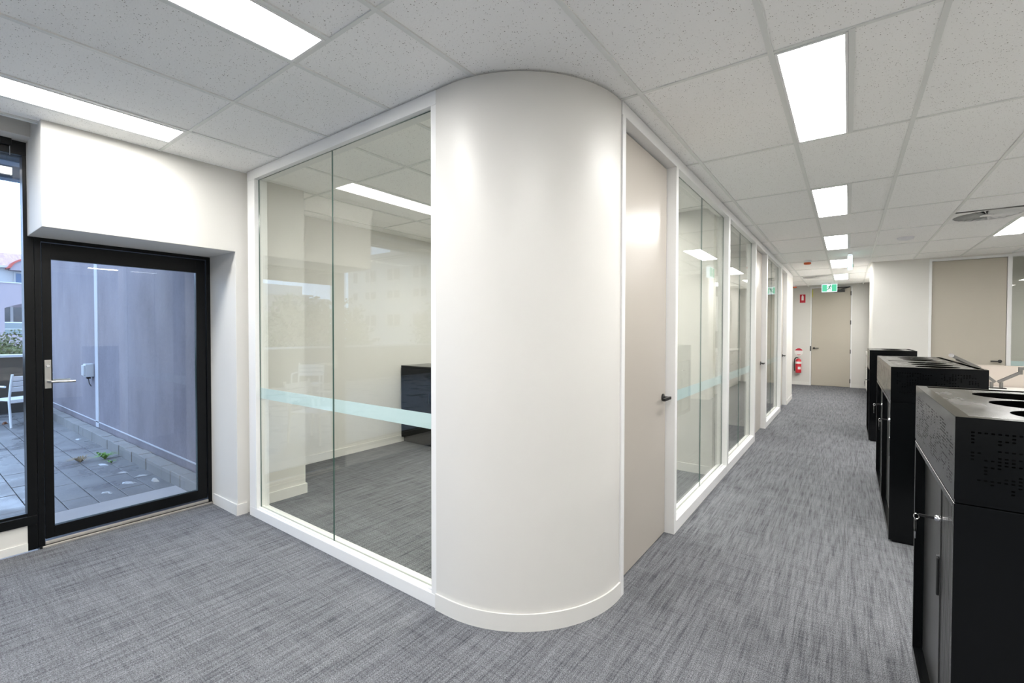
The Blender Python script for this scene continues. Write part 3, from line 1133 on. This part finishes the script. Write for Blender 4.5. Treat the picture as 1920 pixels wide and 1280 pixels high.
def make_cabinet():
    t = empty('storage_cabinet')
    c = MB()
    c.box(0, DEP, 0, .020, .012, .985)            # near side
    c.box(0, DEP, LEN - .020, LEN, .012, .985)    # far side
    c.box(DEP - .02, DEP, .020, LEN - .020, .012, .985)
    c.box(0, DEP - .02, .020, LEN - .020, .965, .985)
    c.box(0, DEP - .02, .020, LEN - .020, .012, .055)
    c.build('carcass', 'black', t, .0012)
    box('plinth', .02, DEP - .01, .01, LEN - .01, 0, .012, 'black', t)
    # doors set back into the front
    mid = LEN * .505
    fp = box('door_panel', .034, .050, mid, LEN - .020, .055, .965, 'grey_door', t, .001)
    sl = MB()
    y = .022
    while y < mid - .012:
        y2 = min(y + .0225, mid - .004)
        sl.prism([(.034, y + .0012), (.0335, y + .003), (.0335, y2 - .003), (.034, y2 - .0012), (.046, y2 - .0012), (.046, y + .0012)], .056, .964)
        y += .0235
    so = sl.build('tambour_slats', 'grey_door', t)
    so['kind'] = 'stuff'
    box('tambour_backing', .044, .052, .020, mid, .055, .965, 'cavity', t)
    box('door_edge', .030, .036, mid - .012, mid + .016, .056, .964, 'grey_door', t, .001)
    # recessed pull, lock and keys
    h = box('pull', .022, .0305, mid - .004, mid + .012, .505, .645, 'handle', t, .003)
    MB().lathe([(.0045, 0), (.0045, .008)], (.022, mid + .004, .650), 'x', 10).build('pull_screw', 'chrome', h)
    lk = MB().lathe([(.0115, .006), (.0115, -.006), (.008, -.012)], (.026, mid - .002, .79), 'x', 18).build('lock', 'chrome', t, smooth=True)
    MB().bar((.016, mid - .002, .790), (-.030, mid + .001, .791), .004, .009).build('key', 'handle', lk)
    ring = [(-.030 + .008 * math.cos(2 * math.pi * k / 16) - .006, mid + .002 + .004 * math.sin(2 * math.pi * k / 16), .783 + .009 * math.sin(2 * math.pi * k / 16)) for k in range(16)]
    MB().tube(ring, .0014, 6, closed=True).build('key_ring', 'chrome', lk)
    kk = MB()
    kk.prism([(mid - .010, .772), (mid + .014, .772), (mid + .018, .738), (mid + .008, .728), (mid - .006, .728), (mid - .014, .740)], -.042, -.036, 'x')
    kk.build('hanging_key', 'handle', lk, .001)
    MB().bar((-.039, mid + .002, .730), (-.039, mid + .002, .700), .004, .008).build('hanging_key_blade', 'chrome', lk)
    # planter box
    pb = MB()
    hh = ZP1 - ZP0
    perforated(pb, lambda u, v: (0, u, ZP0 + v), LEN, hh, .030, .030, .035, 3)
    perforated(pb, lambda u, v: (u, 0, ZP0 + v), DEP, hh, .030, .030, .035, 5)
    pb.face([(0, LEN, ZP0), (DEP, LEN, ZP0), (DEP, LEN, ZP1), (0, LEN, ZP1)])
    pb.face([(DEP, 0, ZP0), (DEP, LEN, ZP0), (DEP, LEN, ZP1), (DEP, 0, ZP1)])
    pb.box(0, .034, 0, LEN, ZP1 - .0012, ZP1)
    pb.box(.034, DEP, 0, .034, ZP1 - .0012, ZP1)
    pb.box(.034, DEP, LEN - .012, LEN, ZP1 - .0012, ZP1)
    pb.box(DEP - .012, DEP, .034, LEN - .012, ZP1 - .0012, ZP1)
    pb.box(.002, DEP - .002, .002, LEN - .002, ZP0 - .010, ZP0)
    planter = pb.build('planter_box', 'black', t)
    MB().box(.012, DEP - .004, .012, LEN - .004, ZP0, ZP0 + .004).build('planter_floor', 'cavity', planter)
    MB().box(.002, DEP - .002, LEN - .005, LEN - .002, ZP0, ZP1 - .002).build('planter_shade_sheet', 'cavity', planter)  # added dark sheets that stand in for shade inside the planter
    MB().box(DEP - .005, DEP - .002, .002, LEN - .005, ZP0, ZP1 - .002).build('planter_shade_sheet', 'cavity', planter)
    # lid with three round openings
    R_, yy = .118, [.165, .425, .685]
    xc_ = .262
    x0, x1, y0, y1 = .034, DEP - .045, .034, LEN - .060
    ld = MB()
    n = 40
    cuts = [y0, (yy[0] + yy[1]) / 2, (yy[1] + yy[2]) / 2, y1]
    z0, z1 = ZP1 - .0022, ZP1 - .0005
    for k in range(3):
        ya, yb = cuts[k], cuts[k + 1]
        rim = [(xc_ + R_ * math.cos(2 * math.pi * i / n), yy[k] + R_ * math.sin(2 * math.pi * i / n)) for i in range(n)]
        out = []
        for (px, py) in rim:
            dx, dy = px - xc_, py - yy[k]
            s = min(((x1 - xc_) / dx if dx > 1e-9 else 9e9), ((x0 - xc_) / dx if dx < -1e-9 else 9e9), ((yb - yy[k]) / dy if dy > 1e-9 else 9e9), ((ya - yy[k]) / dy if dy < -1e-9 else 9e9))
            out.append((xc_ + dx * s, yy[k] + dy * s))
        for i in range(n):
            j = (i + 1) % n
            a, b = out[i], out[j]
            poly = [rim[i], a]
            for cnr in ((x0, ya), (x0, yb), (x1, ya), (x1, yb)):
                on = lambda p, q: abs(p[0] - q[0]) < 1e-6 or abs(p[1] - q[1]) < 1e-6
                if on(a, cnr) and on(b, cnr) and not (abs(a[0] - b[0]) < 1e-6 or abs(a[1] - b[1]) < 1e-6):
                    poly.append(cnr)
            poly += [b, rim[j]]
            ld.face([(p[0], p[1], z1) for p in poly])
            ld.face([(*rim[i], z1), (*rim[j], z1), (*rim[j], z0), (*rim[i], z0)])
    ld.build('planter_lid', 'lid', planter)
    return t


cab0 = make_cabinet()
CABS = [(.252, 1.776, 'black storage cabinet with perforated planter top, nearest at the right edge'),
        (.246, 4.100, 'black storage cabinet, nearer of the joined pair in the middle'),
        (.246, 5.032, 'black storage cabinet, farther of the joined pair in the middle'),
        (.238, 7.750, 'black storage cabinet standing farthest, before the wall block')]
for i, (x, y, lab) in enumerate(CABS):
    c = cab0 if i == 0 else copy_tree(cab0)
    c.location = (x, y, 0)
    tag(c, lab, 'cabinet', 'black storage cabinets beside the corridor')

# black cabinet inside the meeting room
rc = tag(empty('low_cabinet', (-4.3, 4.3, 0)), 'plain black cabinet inside the glazed meeting room', 'cabinet')
box('carcass', -.575, .60, -.28, .20, .06, 1.0, 'black', rc, .002)
box('top', -.578, .603, -.29, .203, 1.0, 1.022, 'black', rc, .002)
box('plinth', -.56, .585, -.26, .19, 0, .06, 'black', rc)
for k in range(2):
    dd = box('door', -.57 + k * .585, .01 + k * .585, -.296, -.281, .065, .995, 'black', rc, .0015)
    MB().box(-.004 + (-.03 if k == 0 else .05), .008 + (-.03 if k == 0 else .05), -.31, -.2965, .55, .68).build('handle', 'handle', dd)

# ------------------------------------------------------------------ desk, screen and monitor arm
dk = tag(empty('office_desk', (1.95, 8.55, 0)), 'pale office desk behind the storage cabinets', 'desk')
box('top', -.85, .85, -.38, .36, .705, .73, 'desk', dk, .003)
for sx in (-.8, .8):
    for sy in (-.33, .31):
        box('leg', sx - .025, sx + .025, sy - .025, sy + .025, 0, .705, 'white_metal', dk)
k_ = 0
for yy_ in (-2.6, -.6, 1.2, 3.2, 5.2):  # extra unseen desks, added so their pale tops bounce light upward
    for xx_ in (2.15, 4.0):
        c = copy_tree(dk)
        c.location = (xx_, yy_, 0)
        tag(c, 'unseen pale desk added to bounce light onto the ceiling', 'desk', 'added desks out of sight')
sn = tag(empty('desk_screen', (1.9, 8.95, 0)), 'cream fabric desk screen behind the monitor arm', 'desk screen')
box('panel', -.90, 1.2, -.018, .018, .42, 1.012, 'screen', sn, .004)
box('edge_cap', -.90, 1.2, -.020, .020, 1.012, 1.020, 'screen', sn, .002)
for sx in (-.8, 1.1):
    box('foot', sx - .02, sx + .02, -.018, .018, 0, .42, 'white_metal', sn)
ma = tag(empty('monitor_arm', (1.622, 8.62, .73)), 'silver twin monitor arm clamped to the desk', 'monitor arm')
box('base', -.075, .085, -.05, .05, 0, .012, 'handle', ma, .002)
for s, lab in ((-1, 'left'), (1, 'right')):
    px = -.050 if s < 0 else .042
    MB().lathe([(.019, 0), (.019, .085)], (px, 0, .0), 'z', 16).build('post', 'arm', ma, smooth=True)
MB().bar((-.015, 0, .083), (-.235, -.01, .290), .040, .034).build('lower_arm', 'arm', ma, .006)
MB().bar((.006, 0, .083), (.215, -.02, .225), .040, .034).build('lower_arm', 'arm', ma, .006)
MB().bar((-.170, -.03, .262), (-.475, -.20, .432), .040, .036).build('upper_arm', 'arm', ma, .006)
MB().bar((.205, -.02, .262), (.50, -.16, .42), .040, .036).build('upper_arm', 'arm', ma, .006)
MB().lathe([(.022, .20), (.022, .295)], (.212, -.02, 0), 'z', 14).build('elbow', 'arm', ma, smooth=True)
MB().lathe([(.026, -.03), (.026, .03)], (-.480, -.205, .436), 'y', 18).build('head_joint', 'chrome', ma, smooth=True)
MB().bar((.006, .001, .102), (.215, -.019, .244), .036, .006).build('cable_cover', 'handle', ma)
MB().bar((-.190, -.035, .248), (-.420, -.17, .376), .036, .014).build('cable_cover', 'handle', ma)

# ------------------------------------------------------------------ terrace
ZF = -.05
st(box('floor_terrace', -13.2, XD - .09, -9.0, 1.80, -.3, ZF - .02, 'joint'), 'sand bed and joints under the terrace pavers')
terr = bpy.data.objects['floor_terrace']
PW, PL = .1985, .60
pm = MB().box(-PL / 2 + .004, PL / 2 - .004, -PW / 2 + .003, PW / 2 - .003, -.03, 0).mesh('paver', ['paver'], .002, False, 1)
pm_half = MB().box(-PL / 4 + .004, PL / 4 - .004, -PW / 2 + .003, PW / 2 - .003, -.03, 0).mesh('paver', ['paver'], .002, False, 1)
cnt = 0
rest = MB()
rowi = 0
y = 1.485 + PW
while y > -8.9:
    yc = y - PW / 2
    off = (rowi % 2) * PL / 2
    x = -5.40 - PL / 2
    if rowi % 2:                       # odd rows start with a half paver
        if yc > -1.6 and yc < 1.66:
            o = bpy.data.objects.new('paver', pm_half)
            COL.objects.link(o)
            o.location = (-5.40 - PL / 4, yc, ZF)
            o.parent = terr
        x -= PL / 2
    while x > -12.7:
        if x + PL / 2 < -5.39 and yc < 1.66:
            if yc > -1.6:
                o = bpy.data.objects.new('paver', pm)
                COL.objects.link(o)
                o.location = (x, yc, ZF + random.uniform(-.0015, .0015))
                o.rotation_euler = (random.uniform(-.002, .002), random.uniform(-.002, .002), 0)
                o.parent = terr
                cnt += 1
            else:
                rest.box(x - PL / 2 + .004, x + PL / 2 - .004, yc - PW / 2 + .003, yc + PW / 2 - .003, ZF - .03, ZF)
        x -= PL
    y -= PW
    rowi += 1
ro = rest.build('paver_field', 'paver', terr)
ro['kind'] = 'stuff'
st(MB().box(XD - .93, XD - .10, -5.0, 1.775, ZF - .2, ZF + .003).build('trim_drain', 'pale_concrete'), 'pale concrete strip outside the terrace door')
kb = tag(empty('kerb', (-8.5, 1.705, ZF)), 'row of upright kerb blocks along the mauve terrace wall', 'kerb')
km = MB().box(-.122, .122, -.062, .058, -.015, .125).mesh('kerb_block', ['kerb'], .004, False, 1)
for k in range(32):
    o = bpy.data.objects.new('kerb_block', km)
    COL.objects.link(o)
    o.location = (3.85 - k * .25, random.uniform(-.004, .004), random.uniform(-.004, .004))
    o.rotation_euler.z = random.uniform(-.01, .01)
    o.parent = kb
st(box('trim_flashing', -13.0, XD - .06, 1.770, 1.781, .150, .162, 'patch'), 'pale sealed joint along the foot of the mauve terrace wall')
st(box('trim_strip', -8.95, -8.79, 1.770, 1.781, .08, 3.5, 'patch'), 'vertical white filler strip on the mauve terrace wall')
ob = tag(empty('outdoor_socket', (-9.12, 1.78, .80)), 'grey weatherproof power socket on the mauve terrace wall', 'power socket')
box('housing', -.075, .075, -.095, 0, 0, .19, 'plastic', ob, .006)
box('cover_flap', -.068, .068, -.115, -.096, .02, .17, 'plastic', ob, .006)
box('switch', -.09, -.076, -.07, -.03, .06, .14, 'white_print', ob, .003)
MB().box(-.03, .03, -.07, -.03, -.03, 0).build('cable_gland', 'rubber', ob)
MB().tube([(0, -.05, -.03), (.02, -.045, -.10), (.05, -.03, -.14)], .006, 6).build('cable', 'rubber', ob)
pp = st(MB().box(-12.85, -12.60, -9.0, 1.78, -.3, .985).build('wall_parapet', 'parapet'), 'dark parapet wall at the terrace edge')
box('coping', -12.90, -12.55, -9.05, 1.775, .985, 1.03, 'coping', pp, .003)
p2 = st(MB().box(-12.6, XD - .1, -9.25, -9.0, -.3, .985).build('wall_parapet_side', 'parapet'), 'dark parapet wall along the far terrace side')
box('coping', -12.6, XD - .1, -9.3, -8.95, .985, 1.03, 'coping', p2, .003)
aw = st(MB().box(-6.0, XD - .09, -5.2, 1.779, 2.79, 2.98).build('trim_eave', 'awning'), 'dark blue-grey eave soffit above the outside window')
box('soffit_strip', -5.42, -5.28, -5.2, 1.775, 2.782, 2.79, 'awning_strip', aw)
box('soffit_strip', -5.98, -5.86, -5.2, 1.775, 2.778, 2.79, 'awning_strip', aw)
st(box('wall_facade', XD - .10, XD - .02, -5.2, .58, 2.722, 3.3, 'render'), 'outside wall strip above the window head')


def garden_chair():
    t = empty('garden_chair')
    for sx in (-1, 1):
        f = MB()
        f.tube([(sx * .27, -.25, 0), (sx * .27, -.24, .42), (sx * .27, -.22, .62), (sx * .27, -.19, .645), (sx * .27, .18, .645)], .016, 8)
        f.build('front_leg_and_arm', 'white_metal', t, smooth=True)
        f = MB()
        f.tube([(sx * .245, .26, 0), (sx * .245, .22, .42), (sx * .245, .27, .70), (sx * .245, .305, .84)], .016, 8)
        f.build('rear_leg', 'white_metal', t, smooth=True)
    MB().bar((-.27, -.24, .40), (.27, -.24, .40), .022, .035).bar((-.25, .22, .40), (.25, .22, .40), .022, .035).build('seat_rail', 'white_metal', t)
    for k in range(6):
        y = -.225 + k * .078
        MB().bar((-.262, y, .425), (.262, y, .425), .070, .012).build('seat_slat', 'white_metal', t)
    for k, z in enumerate((.60, .685, .770)):
        yb = .252 + (z - .60) * .21
        MB().box(-.25, .25, -.007, .007, -.037, .037).build('back_slat', 'white_metal', t, .002, loc=(0, yb, z)).rotation_euler.x = -.2
    return t


gc = garden_chair()
for i, (x, y, rz, lab) in enumerate(((-11.0, 1.26, -1.20, 'white slatted garden chair by the mauve wall, seen through the outside window'),
                                     (-9.3, -1.75, 2.3, 'white slatted garden chair out on the open terrace'),
                                     (-6.05, -.05, 1.15, 'white slatted garden chair close to the outside window'))):
    c = gc if i == 0 else copy_tree(gc)
    c.location = (x, y, ZF)
    c.rotation_euler.z = rz
    tag(c, lab, 'chair', 'white garden chairs on the terrace')


# litter, weeds
def scrap(x, y, s, lab, m='litter', rz=0, flat=.12):
    mb = MB()
    rr = random.Random(int(x * 1000))
    n = 9
    top = [(s * rr.uniform(.25, 1.1) * math.cos(2 * math.pi * k / n), s * .5 * rr.uniform(.15, 1.1) * math.sin(2 * math.pi * k / n)) for k in range(n)]
    for k in range(n):
        j = (k + 1) % n
        mb.face([(*top[k], 0), (*top[j], 0), (top[j][0] * .5, top[j][1] * .5, s * flat * rr.uniform(.6, 1))])
        mb.face([(*top[k], 0), (top[j][0] * .5, top[j][1] * .5, s * flat * .8), (0, 0, s * flat), (top[k][0] * .5, top[k][1] * .5, s * flat * .8)])
    s *= 1
    o = mb.build('litter_scrap', m, None, loc=(x, min(y, 1.635 - s), ZF + .001))
    o.rotation_euler.z = rz
    return tag(o, lab, 'litter', 'scraps lying on the terrace')


def at(px, py, z=ZF):
    d = _f + _R * ((px - CX) / F_PX) - _U * ((py - CY) / F_PX)
    t = (z - 1.475) / d.z
    return d.x * t, d.y * t


for px, py, s, rz, lab in ((192, 871, .10, .3, 'curled white plastic scrap on the pavers beside the dry grass'), (231, 886, .10, .8, 'flat white scrap in the middle of the pavers'),
                           (204, 924, .09, .2, 'white torn scrap nearest the terrace door'), (283, 888, .09, 1.2, 'white scrap against the kerb blocks'),
                           (243, 905, .10, .5, 'long thin white scrap near the kerb'), (158, 822, .08, 0, 'small white scrap far along the kerb')):
    x, y = at(px, py)
    scrap(x, y, s, lab, 'litter', rz)
x, y = at(302, 899)
scrap(x, y, .07, 'crumpled grey scrap at the kerb near the door', 'plastic', .4, .5)
x, y = at(15, 794)
scrap(x, y - .03, .10, 'brown fallen leaves under the white garden chair', 'rust_leaf', .2, .4)


def plant(name, px, py, n, h, m, lab, cat, spread=.7, w=.02, seed=1):
    rr = random.Random(seed)
    x, y = at(px, py)
    y = min(y, 1.50)
    t = tag(empty(name, (x, y, ZF)), lab, cat)
    for k in range(n):
        a = rr.uniform(0, 2 * math.pi)
        hh = h * rr.uniform(.6, 1)
        r = hh * spread * rr.uniform(.4, 1.2)
        mb = MB()
        ca, sa = math.cos(a), math.sin(a)
        pts = [(0, 0, 0), (r * .6 * ca, r * .6 * sa, hh * .55), (r * 1.5 * ca, r * 1.5 * sa, hh * .45)]
        ww = [w * .5, w, .001]
        for q in range(2):
            p0, p1 = pts[q], pts[q + 1]
            mb.face([(p0[0] - sa * ww[q], p0[1] + ca * ww[q], p0[2]), (p0[0] + sa * ww[q], p0[1] - ca * ww[q], p0[2]),
                     (p1[0] + sa * ww[q + 1], p1[1] - ca * ww[q + 1], p1[2]), (p1[0] - sa * ww[q + 1], p1[1] + ca * ww[q + 1], p1[2])])
        mb.build('blade' if w < .01 else 'leaf', m, t)
    return t


plant('weed', 222, 856, 16, .13, 'weed', 'bright green weed growing beside the kerb', 'weed', .9, .012, 3)
plant('weed', 234, 863, 8, .07, 'weed', 'small yellow-green weed just right of the larger weed', 'weed', .9, .011, 4)
plant('weed', 194, 853, 6, .09, 'weed', 'tiny green weed in a paver joint left of the larger weed', 'weed', .6, .012, 5)
plant('dry_grass_tuft', 151, 867, 26, .13, 'straw', 'dry brown grass tuft growing between the pavers', 'grass tuft', 1.0, .006, 6)


# ------------------------------------------------------------------ beyond the terrace
def tree(name, x, y, z0, zc, rx, rz, n, lab, seed, leaf=.20):
    rr = random.Random(seed)
    t = tag(empty(name, (x, y, z0)), lab, 'tree', 'trees beyond the parapet')
    MB().tube([(0, 0, 0), (.1, 0, (zc - z0) * .6), (0, .1, zc - z0)], [.25, .18, .08], 8).build('trunk', 'bark', t)
    mb = MB()
    for k in range(n):
        while True:
            p = Vector((rr.uniform(-1, 1), rr.uniform(-1, 1), rr.uniform(-1, 1)))
            if .35 < p.length < 1:
                break
        bumpy = 1 + .22 * math.sin(p.x * 7 + seed) * math.cos(p.y * 6 + 2 * seed)
        c = Vector((p.x * rx * bumpy, p.y * rx * bumpy, zc - z0 + p.z * rz * bumpy))
        u = Vector((rr.uniform(-1, 1), rr.uniform(-1, 1), rr.uniform(-1, 1))).normalized()
        v = u.cross(Vector((rr.uniform(-1, 1), rr.uniform(-1, 1), rr.uniform(-1, 1)))).normalized()
        s = leaf * rr.uniform(.6, 1.3)
        mb.face([c - u * s, c + v * s * .45, c + u * s, c - v * s * .45])
    f = mb.build('foliage', 'leaf', t)
    f['kind'] = 'stuff'
    return t


tree('leafy_tree', -20.5, 1.60, -4, .35, 1.7, 1.05, 14000, 'leafy green tree showing over the dark parapet', 2, .055)
tree('leafy_tree', -22, -9.0, -4, .9, 3.2, 2.2, 5000, 'broad tree beyond the parapet opposite the terrace door', 3, .16)
tree('leafy_tree', -20, -18.5, -4, 1.2, 3.4, 2.6, 5000, 'broad tree beyond the terrace corner', 4, .16)
st(box('floor_street', -120, -13.2, -90, 60, -5.2, -5.0, 'slab'), 'street level ground beyond the terrace')

# building with red roof
ba = tag(empty('apartment_building', (-40, 5, -5)), 'mauve building with red tiled roof and arched balcony beyond the terrace', 'building')


def bpart(name, m, fn, parent=ba, bev=0):
    mb = MB()
    fn(mb)
    o = mb.build(name, m, parent, bev)
    place(o, ba)
    return o


YA0, YA1 = 4.04, 6.45
arch = [(YA0, 1.24), (YA0, 2.80)] + [(YA0 + (YA1 - YA0) * k / 12, 2.80 + .36 * math.sin(math.pi * k / 12)) for k in range(1, 12)] + [(YA1, 2.80), (YA1, 1.24)]
wallpoly = [(-1.0, -5), (-1.0, 4.27), (9.0, 4.27), (9.0, -5), (YA1, -5)] + arch[::-1] + [(YA0, -5)]
bpart('front_wall', 'mauve', lambda m: m.prism(wallpoly, -40.4, -40, 'x'))
bpart('lower_wall', 'mauve', lambda m: m.box(-40.4, -40.01, YA0 - .1, YA1 + .1, -5, .9))
bpart('balcony_back', 'mauve', lambda m: m.box(-41.6, -41.5, YA0 - .3, YA1 + .3, .5, 3.4))
bpart('balcony_floor', 'mauve', lambda m: m.box(-41.5, -40.02, YA0 - .3, YA1 + .3, .9, 1.24))
for ya, yb in ((4.06, 4.36), (4.56, 5.05), (5.25, 5.75), (5.95, 6.4)):
    w = bpart('balcony_window', 'dark_glass', lambda m: m.box(-41.49, -41.45, ya - .02, yb + .05, 1.3, 2.9))
    bpart('window_post', 'white_render', lambda m: m.box(-41.49, -41.40, yb + .05, yb + .17, 1.3, 2.95), w)
bpart('balustrade', 'balustrade', lambda m: m.box(-40.06, -40.02, YA0, YA1, 1.28, 1.93))
bpart('handrail', 'coping', lambda m: m.box(-40.08, -40.0, YA0, YA1, 1.93, 1.99))
bpart('handrail', 'coping', lambda m: m.box(-40.08, -40.0, YA0, YA1, 1.56, 1.60))
bpart('parapet_cap', 'coping', lambda m: m.box(-40.45, -39.95, -1.05, 9.05, 4.27, 4.32))
bpart('upper_wall', 'white_render', lambda m: m.box(-46, -42.0, -1, 9, 4.0, 5.6))
for yc in (2.2, 5.05, 7.4):
    f = bpart('upper_window_frame', 'white_render', lambda m: m.box(-42.0, -41.93, yc - .42, yc + .42, 4.36, 5.12))
    bpart('upper_window', 'blue_glass', lambda m: m.box(-41.93, -41.91, yc - .33, yc + .33, 4.42, 5.02), f)
bpart('eave', 'coping', lambda m: m.box(-46.5, -41.6, -1.4, 9.4, 5.30, 5.42))
bpart('roof', 'roof', lambda m: m.prism([(-41.6, 5.42), (-44, 6.45), (-46.5, 5.42)], -1.4, 9.4, 'y'))
dm = [(4.42 + 1.7 * k / 10, 5.25 + .60 * math.sin(math.pi * k / 10) ** .6) for k in range(11)]
bpart('dormer', 'mauve', lambda m: m.prism([(4.42, 5.15)] + dm + [(6.12, 5.15)], -43, -41.2, 'x'))
dm2 = [(4.27 + 2.0 * k / 10, 5.22 + .72 * math.sin(math.pi * k / 10) ** .6) for k in range(11)]
bpart('dormer_trim', 'red', lambda m: m.prism(dm2 + dm[::-1], -43, -41.1, 'x'))

# white apartment block further round, facing the terrace
bbk = tag(empty('apartment_building', (-33, -26, -5)), 'long white apartment block with paired windows round the corner', 'building')
bb0 = ba
ba = bbk


def bpart2(name, m, fn, parent=None):
    mb = MB()
    fn(mb)
    o = mb.build(name, m, parent or bbk)
    place(o, bbk)
    return o


bpart2('wall', 'white_render', lambda m: m.box(-40.1, -16, -32, -23.05, -5, 8.0))
bpart2('roof', 'slab', lambda m: m.box(-36.0, -15.5, -32.5, -22.2, 8.05, 8.40))
bpart2('roof_plant', 'coping', lambda m: m.box(-35.5, -31.5, -30, -24.5, 8.4, 9.6))
bpart2('eave', 'coping', lambda m: m.box(-40.4, -15.4, -32.4, -22.6, 7.95, 8.05))
for xa, xb in ((-39.13, -38.5), (-37.23, -36.55), (-36.39, -35.72), (-33.98, -33.29), (-33.08, -32.33), (-30.55, -29.8), (-29.55, -28.87), (-27, -26.3), (-26.0, -25.3), (-23.2, -22.5), (-22.2, -21.5)):
    for za, zb in ((6.1, 7.1), (4.49, 5.14), (2.0, 3.0)):
        f = bpart2('window', 'coping', lambda m: m.box(xa - .06, xb + .06, -23.05, -23.0, za - .06, zb + .06))
        bpart2('pane', 'dark_glass', lambda m: m.box(xa, xb, -23.0, -22.97, za, zb), f)
for x in (-36.47, -29.68, -25.6):
    bpart2('downpipe', 'coping', lambda m: m.box(x - .06, x + .06, -23.0, -22.9, -5, 7.95))
bc = tag(empty('corner_house', (-42, -17, -5)), 'dusky house with white roof edge and tall window opposite the terrace', 'building')


def bpart3(name, m, fn, parent=None):
    mb = MB()
    fn(mb)
    o = mb.build(name, m, parent or bc)
    place(o, bc)
    return o


bpart3('wall', 'brown_render', lambda m: m.box(-46, -40, -19.0, -8, -5, 4.6))
bpart3('roof_edge', 'white_render', lambda m: m.box(-46.2, -39.7, -19.2, -7.8, 4.6, 4.75))
bpart3('upper_storey', 'white_render', lambda m: m.box(-46, -41, -18.9, -8, 4.75, 5.6))
bpart3('annex', 'white_render', lambda m: m.box(-46, -40.3, -21.2, -19.0, -5, 4.5))
for yc in (-17.4, -13, -10):
    f = bpart3('window', 'white_render', lambda m: m.box(-40, -39.9, yc - .65, yc + .65, 2.2, 4.35))
    bpart3('pane', 'dark_glass', lambda m: m.box(-39.9, -39.88, yc - .45, yc + .45, 2.4, 4.15), f)

# a few names cleaned up: two plain faces of the same kind share Blender's own suffix
for o in bpy.data.objects:
    if o.name.startswith('wall_cupboard'):
        o['kind'] = 'thing'
